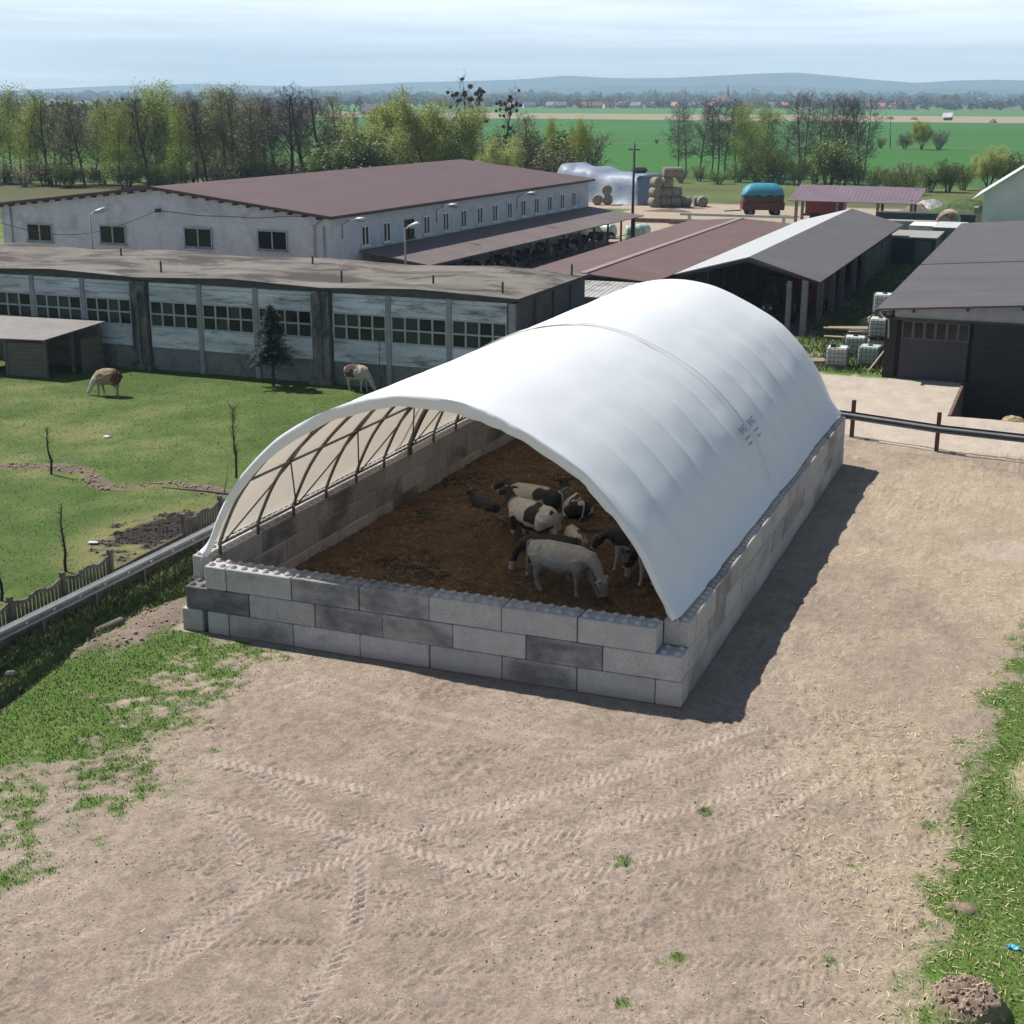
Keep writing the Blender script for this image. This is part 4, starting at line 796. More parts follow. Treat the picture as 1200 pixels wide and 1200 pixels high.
mb = MB(); mb.prism([(DX0,0),(XR-.5,0),(XR-.5,dz_(XR)-.12),(DX0,dz_(DX0)-.12)],40.62,90,'xz'); mb.build('wall',m_char,db)
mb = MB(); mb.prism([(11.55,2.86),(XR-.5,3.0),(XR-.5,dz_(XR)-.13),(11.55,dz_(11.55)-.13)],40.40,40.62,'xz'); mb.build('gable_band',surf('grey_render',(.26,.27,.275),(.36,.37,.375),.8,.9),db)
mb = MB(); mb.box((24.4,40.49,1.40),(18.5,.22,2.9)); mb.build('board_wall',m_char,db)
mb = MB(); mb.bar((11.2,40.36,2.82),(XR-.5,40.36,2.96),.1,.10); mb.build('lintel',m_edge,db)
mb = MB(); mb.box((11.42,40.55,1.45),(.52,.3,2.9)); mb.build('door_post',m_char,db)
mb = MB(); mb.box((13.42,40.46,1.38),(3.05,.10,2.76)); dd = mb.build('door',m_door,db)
for k in range(6):
    x = 12.18+.505*k; mb = MB()
    for xx in (x-.22,x+.22): mb.box((xx,40.40,2.33),(.05,.05,.80))
    for z in (1.93,2.73): mb.box((x,40.40,z),(.49,.05,.05))
    o = mb.build('window',plain('grey_bars',(.11,.10,.095),.8),dd) if k == 0 else mb.build('window',bpy.data.materials['grey_bars'],dd); p = MB(); p.add([(x-.2,40.402,1.95),(x+.2,40.402,1.95),(x+.2,40.402,2.71),(x-.2,40.402,2.71)],[(0,1,2,3)]); p.build('pane',m_glass,o,fix=False)
mb = MB(); mb.tube([(10.9,40.1,3.2),(10.95,40.2,3.0),(11.3,40.32,2.75),(11.34,40.34,1.9)],.045,8); mb.build('downpipe',m_lampg,db,smooth=True)
mb = MB(); mb.box((10.78,65,3.24),(.10,50.6,.10)); mb.build('gutter',m_edge,db)
for k in range(9): mb = MB(); mb.box((12.4+2.4*k,40.2,dz_(12.4+2.4*k)-.17),(.10,.4,.14)); mb.build('rafter_end',m_edge,db)
# the sunken pit: exact edges of the hole left in the ground sheet
hx = gx[(gx[:-1] > 14.95).nonzero()[0][0]], gx[((gx < 39).nonzero()[0][-1])+1]; hy = gy[(gy >= 32.69).nonzero()[0][0]], gy[((gy < 40.3).nonzero()[0][-1])+1]
x0_, x1_, y0_, y1_ = hx[0], hx[1], hy[0], hy[1]
m_pitw = surf('pit_concrete',(.10,.085,.075),(.17,.145,.13),1.2,.9,stain=(.05,.042,.038),stain_scale=1.1); m_rustw = surf('rusty_pit_edge',(.11,.062,.045),(.18,.12,.095),1.5,.9)
pitg = thing('manure_pit','sunken concrete pit below the dark barn wall, open to the yard','pit',(x0_+5,y0_+3,-1.9)); pitg['kind'] = 'structure'
for nm,pts,m_ in (('wall',[(x0_,y0_,.004),(x0_,y1_,.004),(x0_,y1_,-1.9),(x0_,y0_,-1.9)],m_rustw),('wall',[(x1_,y0_,.004),(x0_,y0_,.004),(x0_,y0_,-1.9),(x1_,y0_,-1.9)],m_pitw),('wall',[(x0_,y1_,.004),(x1_,y1_,.004),(x1_,y1_,-1.9),(x0_,y1_,-1.9)],m_char),('wall',[(x1_,y1_,.004),(x1_,y0_,.004),(x1_,y0_,-1.9),(x1_,y1_,-1.9)],m_pitw),('floor',[(x0_,y0_,-1.9),(x0_,y1_,-1.9),(x1_,y1_,-1.9),(x1_,y0_,-1.9)],m_pitw)):
    mb = MB(); mb.slab(pts,.0) if False else mb.add(pts,[(0,1,2,3)]); mb.build(nm,m_,pitg,fix=False)
mb = MB(); mb.box((x0_-.06,(y0_+y1_)/2,.02),(.14,y1_-y0_,.05),ch=.01); mb.build('kerb',m_rustw,pitg)
def heap(name, cx, cy, rx, ry, h, m, label, cat, seed, n=34, z0=0.0):
    mb = MB(); rows = []
    for i in range(13):
        t = i/12; r_ = []
        for j in range(n):
            a = 6.2832*j/n; k = 1+.25*(float(vnoise(np.array([math.cos(a)*1.7+seed]),np.array([math.sin(a)*1.7]),.8,seed)[0])-.5); x, y = cx+rx*k*t*math.cos(a), cy+ry*k*t*math.sin(a)
            z = h*(1-t**1.7)*(.75+.5*float(vnoise(np.array([x]),np.array([y]),max(.12,rx*.3),seed+1)[0]))+.12*h*(float(vnoise(np.array([x]),np.array([y]),max(.05,rx*.09),seed+2)[0])-.5)*(t < .95); r_.append((x,y,z0+max(z,-.03)))
        rows.append(r_+[r_[0]])
    mb.sheet(rows); return tag(mb.build(name,m,loc=(cx,cy,z0),fix=False,smooth=False),label,cat)
m_strawh = surf('old_straw',(.26,.19,.10),(.46,.36,.22),5,.95,bmp=.6); m_stone = surf('pale_rubble',(.26,.24,.22),(.46,.44,.41),2.4,.95,stain=(.15,.14,.12),stain_scale=1.8,stain_rng=(.5,.6),bmp=.8); m_dirt = surf('heap_earth',(.13,.095,.075),(.22,.165,.13),2,.95,bmp=.8)
heap('straw_heap',17.3,33.7,1.1,.7,.75,m_strawh,'low heap of old straw in the near edge of the sunken pit','straw heap',4,z0=-.75)
heap('straw_heap',20.3,33.9,1.7,.8,1.1,m_strawh,'bigger heap of old straw in the pit at the photo edge','straw heap',5,z0=-.8)
# ================================================================== HUT AND WOODPILE AT THE LEFT
hut = thing('animal_hut','small open wooden animal hut with grey corrugated roof against the long barn','hut',(-26.8,26.8,0))
m_wood = surf('grey_boards',(.085,.075,.065),(.15,.135,.115),2.2,.9,stretch=(.4,.4,3.5)); m_hutroof = corrugated('grey_corrugated',(.13,.115,.108),(.20,.18,.168),.2,1,.7,stain=(.13,.11,.10))
mb = MB(); mb.slab([(-30.8,24.75,1.72),(-25.0,24.95,1.86),(-24.15,28.5,2.3),(-30.8,28.5,2.22)],.05); mb.build('roof',m_hutroof,hut)
for q in ([(-27.3,25.05),(-25.25,25.25)],[(-24.5,26.9),(-24.4,28.4)],[(-30.6,25.0),(-28.6,25.0)]):
    mb = MB(); (ax,ay),(bx_,by_) = q; 
    for k in range(8):
        z = .12+.2*k; mb.bar((ax,ay,z),(bx_,by_,z),.04,.19)
    mb.build('board_wall',m_wood,hut)
for x,y,h in ((-25.2,25.2,1.78),(-27.35,25.05,1.78),(-24.4,28.2,2.2),(-25.0,26.9,1.95),(-30.5,25.0,1.66)): mb = MB(); mb.box((x,y,h/2),(.14,.14,h)); mb.build('post',m_wood,hut)
mb = MB(); mb.box((-27.4,28.3,1.0),(6.2,.05,2.0)); mb.build('board_wall',m_wood,hut)
rw = random.Random(9)
for i in range(7):
    mb = MB(); y = 24.55+rw.uniform(0,.3); z = .1+.17*i; mb.bar((-31.6,y,z+rw.uniform(-.05,.05)),(-28.0+rw.uniform(-.5,.3),y-.1,z+rw.uniform(-.04,.04)),.22,.1,); tag(mb.build('plank',m_wood,loc=(-30,y,z)),f'grey old plank, {ORD[i]} from the ground in the pile left of the hut','plank','planks piled left of the hut')
# ================================================================== SIDE YARD: totes, planks
m_tote = plain('tote_plastic',(.56,.57,.54),.4,var=.08); m_toteg = plain('greenish_tote_plastic',(.40,.53,.45),.4,var=.08); m_totey = plain('yellowed_tote_plastic',(.50,.46,.30),.4,var=.1); m_cage = plain('cage_bar',(.20,.20,.195),.5,.5); m_cap = plain('black_cap',(.02,.02,.022),.5); m_pal = plain('pallet_wood',(.24,.19,.13),.85)
def tote(x,y,z,rz,m,label,cap=False):
    t = thing('liquid_tote',label,'liquid tank',(x,y,z),rz,'caged liquid totes beside the dark barn'); OFF[t.name] = Vector((0,0,0))
    mb = MB(); mb.box((0,0,.58),(1.0,.98,.86),ch=.06); mb.build('tank',m,t)
    mb = MB()
    for k in range(6):
        q = -.5+.2*k
        for s in (-.525,.525): mb.box((q,s,.57),(.025,.025,.92)); mb.box((s,q,.57),(.025,.025,.92))
    for zz_ in (.14,.34,.55,.76,1.0):
        for s in (-.54,.54): mb.box((0,s,zz_),(1.09,.025,.028)); mb.box((s,0,zz_),(.025,1.09,.028))
    mb.build('cage',m_cage,t); mb = MB()
    for s in (-.42,0,.42): mb.box((s,0,.06),(.12,1.1,.11))
    mb.box((0,0,.125),(1.1,1.1,.02)); mb.build('pallet',m_pal,t); mb = MB(); mb.lathe((0,0,1.0),(0,0,1),[(0,.12),(.06,.12),(.07,.05)],12); 
    if cap: mb.box((-.2,-.25,1.09),(.26,.2,.2),ch=.03)
    mb.build('cap',m_cap,t); return t
tote(8.75,42.3,0,.05,m_tote,'white caged tote standing alone in the grass, nearest the tunnel, black cap on top',True)
tote(10.2,43.2,0,-.06,m_toteg,'greenish caged tote in front of the downpipe of the dark barn')
tote(9.1,45.9,0,.1,m_tote,'dull white tote behind the greenish tote, under the planks'); tote(10.3,45.5,0,0,m_tote,'lower tote of the two stacked against the dark barn wall'); tote(10.32,45.5,1.05,.03,m_tote,'upper tote of the two stacked against the dark barn wall')
tote(10.3,46.9,0,.02,m_tote,'bottom tote of the rear stack by the dark barn wall'); tote(10.3,46.9,1.05,0,m_tote,'middle tote of the rear stack by the dark barn wall'); tote(10.28,46.9,2.1,.04,m_tote,'topmost tote of the rear stack under the barn eaves')
tote(9.0,47.6,0,.2,m_totey,'yellowed tote under the pile of old planks')
for i,(x,y,z,a,L) in enumerate(((8.6,46.9,1.16,.25,2.6),(8.7,47.2,1.24,.05,2.4),(8.45,45.6,.95,.35,1.8),(8.6,46.4,1.30,-.1,2.2))):
    mb = MB(); mb.box((0,0,0),(L,.3,.06)); o = mb.build('plank',m_pal); o.location = (x,y,z); o.rotation_euler = (R(4),R(3*(-1)**i),a); tag(o,('pale','grey','short','long')[i]+f' loose plank on the totes, {ORD[i]} from the ground','plank','old planks on the totes')
mb = MB(); mb.bar((10.4,41.4,.05),(11.15,42.0,1.2),.12,.05); tag(mb.build('plank',m_pal,loc=(10.6,41.6,0)),'thin board leaning on the dark barn corner beside the greenish tote','plank')
mb = MB(); mb.box((7.6,42.2,.16),(1.3,.9,.3),rz=.5,ch=.02); tag(mb.build('wooden_trough',m_pal,loc=(7.6,42.2,0)),'low wooden trough in the grass beside the lone white tote','trough')
heap('earth_heap',8.6,57,1.0,1.4,.5,m_strawh,'low heap of old straw beside the concrete shed posts','heap',8)
# ================================================================== ANIMALS
def remesh(mb, voxel, smooth=3):
    me = mb.mesh('t',[]); o = bpy.data.objects.new('t',me); COL.objects.link(o)
    m = o.modifiers.new('r','REMESH'); m.mode = 'VOXEL'; m.voxel_size = voxel; m.use_smooth_shade = True
    s = o.modifiers.new('s','SMOOTH'); s.factor = .5; s.iterations = smooth
    dg = bpy.context.evaluated_depsgraph_get(); dg.update(); out = bpy.data.meshes.new_from_object(o.evaluated_get(dg)); bpy.data.objects.remove(o); bpy.data.meshes.remove(me); out.materials.clear(); return out
m_hide, at_, ab_ = nodes('hide'); an = N(at_,'ShaderNodeAttribute', attribute_name='coat'); v = coord(at_,'Object'); n_ = noise(at_,v,9,5,.65)
at_.links.new(mixc(at_,1,an.outputs['Color'],ramp(at_,n_,[(.3,.78),(.7,1.15)]).outputs[0],'MULTIPLY'),ab_.inputs['Base Color']); ab_.inputs['Roughness'].default_value = .75; bump(at_,ab_,noise(at_,v,60,3,.6),.2,.006)
m_horn = plain('horn',(.40,.36,.28),.5); m_eye = plain('dark_eye',(.01,.01,.01),.15); m_hoof = plain('dark_hoof',(.05,.045,.04),.6); m_tailw = plain('tail_hair',(.40,.37,.32),.9); m_tailb = plain('black_tail_hair',(.025,.023,.022),.9)
m_wool, at_, ab_ = nodes('wool'); an = N(at_,'ShaderNodeAttribute', attribute_name='coat'); v = coord(at_,'Object'); n_ = noise(at_,v,14,6,.75)
at_.links.new(mixc(at_,1,an.outputs['Color'],ramp(at_,n_,[(.3,.6),(.7,1.25)]).outputs[0],'MULTIPLY'),ab_.inputs['Base Color']); ab_.inputs['Roughness'].default_value = 1; bump(at_,ab_,noise(at_,v,22,4,.75),.9,.05)
def leg(mb, pts, rads): mb.tube(pts,rads,10)
def cow_mesh(pose='graze', stance=(.1,-.08,.06,-.1), head=None, lie=False, turn=0.0):
    mb = MB(); dz = -.62 if lie else 0
    body = [(-.92,1.05,.08,.12),(-.86,1.03,.23,.25),(-.68,1.00,.31,.335),(-.42,.965,.335,.375),(-.10,.925,.37,.415),(.20,.915,.365,.415),(.45,.945,.315,.39),(.66,.985,.25,.33),(.80,1.02,.16,.23)]
    mb.tube([(x,0,z+dz) for x,z,_,_ in body],[(ry,rz) if False else (rz,ry) for _,_,ry,rz in body],16) if False else None
    # explicit rings (y half width, z half height), flat back, deep belly
    vs = []; fs = []; n = 16
    for (x,z,ry,rz) in body:
        for j in range(n):
            a = 2*math.pi*j/n; cz = math.sin(a); vs.append((x, ry*math.cos(a)*(1-.12*max(0,cz)), z+dz+rz*(cz if cz < 0 else cz**.8*.92 if cz > 0 else 0)))
    for i in range(len(body)-1):
        for j in range(n): fs.append((i*n+j,i*n+(j+1)%n,(i+1)*n+(j+1)%n,(i+1)*n+j))
    fs += [tuple(range(n-1,-1,-1)),tuple(range((len(body)-1)*n,len(body)*n))]; mb.add(vs,fs)
    mb.tube([(-.80,0,1.22+dz),(-.35,0,1.29+dz),(.2,0,1.265+dz),(.62,0,1.26+dz)],[.07,.075,.085,.07],8)     # spine and hips
    for s in (-1,1): mb.tube([(-.52,.10*s,1.24+dz),(-.52,.235*s,1.2+dz),(-.56,.25*s,1.05+dz)],[.06,.06,.06],8)
    hd = {'graze':((1.0,0,.82),(1.13,0,.52),(1.22,0,.13)),'level':((.93,0,1.18),(1.08,0,1.25),(1.46,0,1.05)),'up':((.90,0,1.27),(1.0,0,1.44),(1.38,0,1.29)),'low':((.95,0,1.02),(1.10,0,.92),(1.34,0,.58))}[pose] if head is None else head
    def tn(p): 
        d = p[0]-.6; return Vector((.6+d*math.cos(turn)-p[1]*math.sin(turn), d*math.sin(turn)+p[1]*math.cos(turn), p[2]+dz))
    A, B, C = tn(hd[0]), tn(hd[1]), tn(hd[2])
    mb.tube([Vector((.55,0,1.06+dz)),Vector((.78,0,1.07+dz)).lerp(A,.15),A,B],[(.29,.23),(.255,.185),(.175,.13),(.115,.10)],12)
    D = (C-B); L = D.length; D.normalize(); 
    mb.tube([B-D*.06,B+D*.06,B+D*L*.35,B+D*L*.62,B+D*L*.86,B+D*L,B+D*(L+.03)],[.085,.150,.142,.105,.088,.094,.05],12)
    side = Vector((-math.sin(turn),math.cos(turn),0)); upv = side.cross(D)*-1
    if upv.z < 0 and abs(D.z) < .8: upv = -upv
    if abs(D.z) >= .8: upv = Vector((math.cos(turn),math.sin(turn),.2))
    for s in (-1,1): mb.tube([B+side*.09*s+upv*.03,B+side*.23*s+upv*.04-D*.04,B+side*.34*s+upv*.0-D*.02],[(.04,.04),(.07,.04),(.03,.022)],8)
    if not lie:
        f1,f2,h1,h2 = stance
        for s,o_ in ((1,f1),(-1,f2)):
            leg(mb,[(.50,.17*s,1.02),(.53,.185*s,.78),(.54+o_*.35,.16*s,.56),(.54+o_*.62,.155*s,.40),(.545+o_*.85,.15*s,.20),(.55+o_,.15*s,.09),(.58+o_,.15*s,.03),(.59+o_,.15*s,0)],[.19,.155,.095,.070,.048,.052,.060,.064])
        for s,o_ in ((1,h1),(-1,h2)):
            leg(mb,[(-.62,.13*s,1.0),(-.56,.16*s,.80),(-.60+o_*.2,.165*s,.62),(-.72+o_*.55,.16*s,.44),(-.71+o_*.75,.155*s,.24),(-.70+o_,.15*s,.10),(-.67+o_,.15*s,.03),(-.66+o_,.15*s,0)],[.25,.215,.14,.078,.054,.056,.060,.064])
        mb.tube([(-.35,0,.74),(-.28,0,.64),(-.2,0,.70)],[.08,.12,.07],8)
    else:
        for s in (-1,1):
            leg(mb,[(.5,.18*s,.30),(.62,.25*s,.16),(.86,.24*s,.10),(.62,.28*s,.06),(.48,.27*s,.05)],[.13,.10,.07,.055,.05])
            leg(mb,[(-.6,.2*s,.32),(-.35,.33*s,.24),(-.18,.38*s,.14),(-.5,.42*s,.08),(-.3,.45*s,.05)],[.22,.17,.10,.065,.055])
    me = remesh(mb,.024,3); return me,(A,B,C,D,side,upv,dz)
def coat(me, fn):
    n = len(me.vertices); co = np.empty(n*3,np.float32); me.vertices.foreach_get('co',co); co = co.reshape(-1,3); c = fn(co); a = me.attributes.new('coat','FLOAT_COLOR','POINT'); a.data.foreach_set('color',np.concatenate([c,np.ones((n,1))],1).astype(np.float32).ravel()); me.materials.append(MATC[0])
MATC = [m_hide]
def make_cow(label, x, y, z, rz, fn, pose='graze', scale=1.0, horns=False, tail=m_tailw, cat='cow', **kw):
    t = thing('cow',label,cat,(x,y,z),rz,'cattle in the block pen'); OFF[t.name] = Vector((0,0,0)); t.scale = (scale,)*3
    me,(A,B,C,D,side,upv,dz) = cow_mesh(pose,**kw); MATC[0] = m_hide; hb_ = np.array(B); 
    coat(me,lambda co: fn(co,hb_,np.array(C),dz)); link_mesh('body',me,t)
    L = (C-B).length
    for s in (-1,1):
        e = MB(); p = B+D*L*.30+side*.105*s+upv*.035; e.tube([p-D*.02,p,p+D*.02],[.008,.024,.008],8); e.build('eye',m_eye,t,smooth=True)
        if horns: h = MB(); p = B-D*.0+side*.07*s+upv*.06; h.tube([p,p+side*.10*s+upv*.02,p+side*.17*s+upv*.09+D*.03],[.026,.02,.006],8); h.build('horn',m_horn,t,smooth=True)
    tl_ = MB(); 
    if not kw.get('lie'): tl_.tube([(-.84,.0,1.28),(-.97,.0,1.20),(-1.0,.01,.95),(-.99,.02,.66),(-.985,.02,.52),(-.99,.02,.36)],[.035,.03,.022,.02,.045,.012],8)
    else: tl_.tube([(-.84,0,.62),(-.98,.03,.5),(-1.02,.1,.2),(-1.0,.2,.08)],[.035,.028,.022,.03],8)
    tl_.build('tail',tail,t,smooth=True); return t
BLK = np.array((.022,.020,.020)); WHT = np.array((.56,.53,.48)); CRM = np.array((.50,.455,.385))
def holstein(seed, thr=.5, head_black=True, legs_white=True, base=WHT, s=.52):
    def f(co, B, C, dz):
        n = .6*vnoise(co[:,0]+seed*3.1,co[:,2]*1.1+np.sign(co[:,1])*2.7+seed,s,seed)+.4*vnoise(co[:,0]*1.0+seed,co[:,1]+co[:,2],s*.5,seed+2); k = sstep(thr-.015,thr+.015,n)
        hd = np.linalg.norm(co-B,axis=1); d = C-B; L = np.linalg.norm(d); t = ((co-B)@d)/(L*L); hm = (t > -.25)&(hd < L*1.4)&(np.linalg.norm(co-B-np.clip(t,0,1.1)[:,None]*d,axis=1) < .24)
        if head_black: k = np.where(hm,1.0,k); neck = (co[:,0] > .62)&~hm&(co[:,2] > .55+dz); k = np.where(neck,np.maximum(k,sstep(.62,.8,co[:,0])),k); blaze = hm&(abs(co[:,1]-B[1]-np.clip(t,0,1)*d[1]) < .03)&(t > .05); k = np.where(blaze|(hm&(t > .92)),0,k)
        if legs_white: k = np.where(co[:,2] < .42+min(dz,0)*.7,0,k)
        return base[None]*(1-k[:,None])+BLK[None]*k[:,None]
    return f
def pale_coat(co, B, C, dz): n = vnoise(co[:,0],co[:,2],.3,5); c = np.array((.43,.405,.365))[None]*(.92+.16*n[:,None]); low = sstep(.55,.25,co[:,2]); return c*(1-.18*low[:,None])
def P2(px,py,z=.25): g = G(px,py,z); return g.x,g.y
x,y = 7.36,5.33; make_cow('pale cream cow with short horns grazing with its head down, nearest the front block wall',x,y,bz(x,y)-.02,R(-8),pale_coat,'graze',1.03,True,stance=(.42,-.05,-.10,.16))
x,y = 5.35,8.5; make_cow('black and white cow with patched flank standing behind the cream cow',x,y,bz(x,y)-.03,R(152),holstein(3,.50),'up',1.04,stance=(.1,-.05,.1,-.1))
x,y = 4.75,10.3; make_cow('mostly cream white cow with black head, standing furthest left of the standing cattle',x,y,bz(x,y)-.05,R(168),holstein(8,.60,base=CRM),'level',1.0,stance=(.05,-.05,.05,-.1))
x,y = 6.62,6.45; make_cow('black cow with white feet half hidden behind the cream cow',x,y,bz(x,y)-.02,R(190),holstein(12,.18),'graze',.86,tail=m_tailb,stance=(.1,-.1,.05,-.05))
x,y = 5.3,12.4; make_cow('black and white cow lying down with its rump to the viewer, deepest in the pen',x,y,bz(x,y)-.02,R(128),holstein(21,.5),'up',1.0,lie=True)
x,y = 2.8,11.1; make_cow('black calf with a white blaze lying low behind the litter mound',x,y,bz(x,y)-.10,R(150),holstein(5,.12),'up',.66,lie=True,tail=m_tailb)
x,y = 8.75,7.9; make_cow('black cow with white shoulder patch and pale forelegs, just inside the right tunnel edge',x,y,bz(x,y)-.02,R(186),holstein(31,.43),'low',1.0,tail=m_tailb,stance=(.12,-.1,.1,-.1))
x,y = 9.75,6.7; make_cow('pale legged cow mostly hidden behind the right hem of the tunnel',x,y,bz(x,y)-.02,R(160),holstein(40,.62),'graze',.98,stance=(.1,-.1,.1,-.1))
x,y = 6.75,8.2; make_cow('small cream calf seen from behind, right of the patched cow',x,y,bz(x,y)-.02,R(120),holstein(45,.72,base=CRM),'low',.72,stance=(.05,-.05,.05,-.05))
# llamas on the pasture
def llama(label, x, y, rz, seed, pal, flip=1):
    t = thing('llama',label,'llama',(x,y,gz(x,y)-.01),rz,'llamas on the pasture'); OFF[t.name] = Vector((0,0,0)); mb = MB()
    body = [(-.56,.86,.13,.16),(-.48,.88,.24,.27),(-.25,.90,.29,.31),(.05,.89,.29,.31),(.30,.87,.26,.29),(.46,.85,.17,.21)]
    vs = []; fs = []; n = 14
    for (a,z,ry,rz_) in body: vs += [(a*1.08,1.2*ry*math.cos(6.2832*j/n),z-.02+1.15*rz_*math.sin(6.2832*j/n)) for j in range(n)]
    fs = [(i*n+j,i*n+(j+1)%n,(i+1)*n+(j+1)%n,(i+1)*n+j) for i in range(len(body)-1) for j in range(n)]+[tuple(range(n-1,-1,-1)),tuple(range((len(body)-1)*n,len(body)*n))]; mb.add(vs,fs)
    mb.tube([(.36,0,.92),(.58,0,.72),(.74,0,.46),(.82,0,.28)],[.2,.15,.115,.09],10); mb.tube([(.78,0,.33),(.86,0,.24),(.94,0,.10),(.96,0,.06)],[.07,.085,.06,.045],10)
    for s in (-1,1): mb.tube([(.75,.05*s,.33),(.70,.08*s,.42),(.69,.09*s,.47)],[.03,.032,.012],6)
    for s,o_ in ((1,.06),(-1,-.1)): leg(mb,[(.32,.12*s,.78),(.33+o_*.4,.13*s,.56),(.33+o_*.7,.12*s,.34),(.33+o_,.12*s,.10),(.36+o_,.12*s,.0)],[.12,.09,.055,.042,.05])
    for s,o_ in ((1,-.1),(-1,.06)): leg(mb,[(-.38,.12*s,.80),(-.36,.14*s,.58),(-.46+o_*.6,.13*s,.38),(-.43+o_,.12*s,.12),(-.40+o_,.12*s,.0)],[.16,.12,.06,.042,.05])
    mb.tube([(-.52,0,1.0),(-.62,0,1.02),(-.68,0,.90),(-.68,0,.78)],[.07,.085,.07,.03],8)
    me = remesh(mb,.024,2)
    nr = [v_.normal.copy() for v_ in me.vertices]; 
    for v_,nn in zip(me.vertices,nr):
        if v_.co.z > .5 and v_.co.x < .5: k = .05*(float(vnoise(np.array([v_.co.x*1.0+v_.co.y+seed]),np.array([v_.co.z]),.07,seed)[0])-.4); v_.co += nn*k
    MATC[0] = m_wool; coat(me,lambda co: pal(co)); MATC[0] = m_hide; link_mesh('body',me,t); return t
def pal1(co):
    n = vnoise(co[:,0],co[:,2]+co[:,1],.18,7); c = np.array((.30,.225,.15))[None]*np.ones((len(co),1)); r = sstep(-.25,-.42,co[:,0]+.15*(n-.5)); c = c*(1-r[:,None])+np.array((.095,.04,.025))[None]*r[:,None]
    f = sstep(.40,.55,co[:,0]+.1*(n-.5)); c = c*(1-f[:,None])+np.array((.56,.53,.47))[None]*f[:,None]; l = sstep(.6,.45,co[:,2])*(co[:,0] < .4); return c*(1-l[:,None])+np.array((.36,.29,.22))[None]*l[:,None]
def pal2(co):
    n = vnoise(co[:,0],co[:,2]+co[:,1],.18,9); c = np.array((.42,.37,.30))[None]*np.ones((len(co),1)); r = sstep(.12,-.02,co[:,0]+.15*(n-.5))*sstep(-.62,-.5,co[:,0])*sstep(.62,.72,co[:,2]); return c*(1-r[:,None])+np.array((.085,.05,.038))[None]*r[:,None]
llama('light brown woolly llama with white face grazing on the open pasture',-20.1,22.95,R(192),3,pal1)
llama('cream and dark brown woolly llama grazing in the shade of the long barn',-10.35,28.05,R(-5),4,pal2)
tC = bpy.data.objects['cow']
m_shade = [c for c in bpy.data.objects if c.name.startswith('cow') and c.type == 'EMPTY']
e2 = Vector((-math.sin(TH),math.cos(TH),0)); e1 = Vector((math.cos(TH),math.sin(TH),0)); NB = Vector((-24.62,51.99,0))
for i,(v_,src,a) in enumerate(((12.5,1,0),(15.5,2,.2),(19,6,-.15),(22.4,1,.1),(25.5,3,0),(29,2,-.1),(32.8,6,.2),(36.5,1,0),(40,2,.1))):
    p = NB+e1*(3.4-.5*(i%2))+e2*v_; c_ = copy_tree(m_shade[src],None,(p.x,p.y,.1),TH+a); c_['label'] = f'patched cow at the shaded lean-to feed rail, {ORD[i]} from the near end'; c_['group'] = 'cattle under the lean-to'; OFF[c_.name] = Vector((0,0,0))
# ================================================================== TRACTOR, WAGON, BALES, YARD CLUTTER
m_tyre = plain('tyre_rubber',(.022,.021,.020),.85); m_rim = plain('dull_rim',(.16,.12,.11),.6); m_trac = plain('dark_green_paint',(.022,.035,.026),.45); m_redp = plain('red_paint',(.20,.022,.022),.5)
def wheel(par, x, y, r, w, name='wheel'):
    mb = MB(); mb.lathe((x,y-w/2,r),(0,1,0),[(0,r*.55),(0,r*.90),(w*.18,r*.985),(w*.5,r),(w*.82,r*.985),(w,r*.90),(w,r*.55)],28)
    for k in range(18):
        a = 6.2832*k/18
        for s in (-1,1): mb.box((x+math.cos(a+.09*s)*r,y+s*w*.24,r+math.sin(a+.09*s)*r),(.05,w*.46,.07),rot=Matrix.Rotation(-a,3,'Y'))
    o = mb.build(name,m_tyre,par); q = MB(); q.lathe((x,y-w/2-.01,r),(0,1,0),[(0,r*.10),(.0,r*.3),(.06,r*.35),(.02,r*.58),(w-.02+.02,r*.58),(w-.04,r*.35),(w+.02,r*.3),(w+.02,r*.1)],20); q.build('rim',m_rim,o); return o
tr = thing('tractor','dark tractor with cab parked nose out under the post shed roof','tractor',(3.05,55.2,0),R(-92)); OFF[tr.name] = Vector((0,0,0))
mb = MB(); mb.prism([(.25,.75),(1.75,.75),(1.85,.95),(1.82,1.35),(1.5,1.5),(.2,1.62)],-.33,.33,'xz'); mb.box((.6,0,.7),(2.6,.42,.4),ch=.04); mb.build('bonnet',m_trac,tr)
mb = MB(); mb.box((-.75,0,1.0),(1.3,.8,.7),ch=.05); mb.build('body',m_trac,tr)
mb = MB(); 
for sx,sy in ((.2,.6),(.2,-.6),(-1.2,.62),(-1.2,-.62)): mb.bar((sx,sy,1.25),(sx-.12*(1 if sx > 0 else -.5),sy*.93,2.62),.07,.07)
for y in (-.6,.6): mb.bar((.2,y,1.3),(-1.2,y,1.3),.06,.06)
cab = mb.build('cab_frame',m_trac,tr); mb = MB(); mb.box((-.5,0,2.68),(1.75,1.4,.14),ch=.05); mb.build('cab_roof',m_trac,tr)
mb = MB(); mb.box((.1,0,1.95),(.02,1.1,1.2)); mb.box((-.5,.58,1.95),(1.3,.02,1.2)); mb.box((-.5,-.58,1.95),(1.3,.02,1.2)); mb.build('cab_glass',m_glass,tr)
for y in (-.72,.72): wheel(tr,1.35,y,.56,.36); wheel(tr,-.75,y*1.12,.86,.48)
for y in (-.8,.8): mb = MB(); mb.prism([(-1.6,1.55),(-1.3,1.82),(-.3,1.82),(.0,1.55),(-.3,1.70),(-1.25,1.70)],y-.22,y+.22,'xz'); mb.build('mudguard',m_trac,tr)
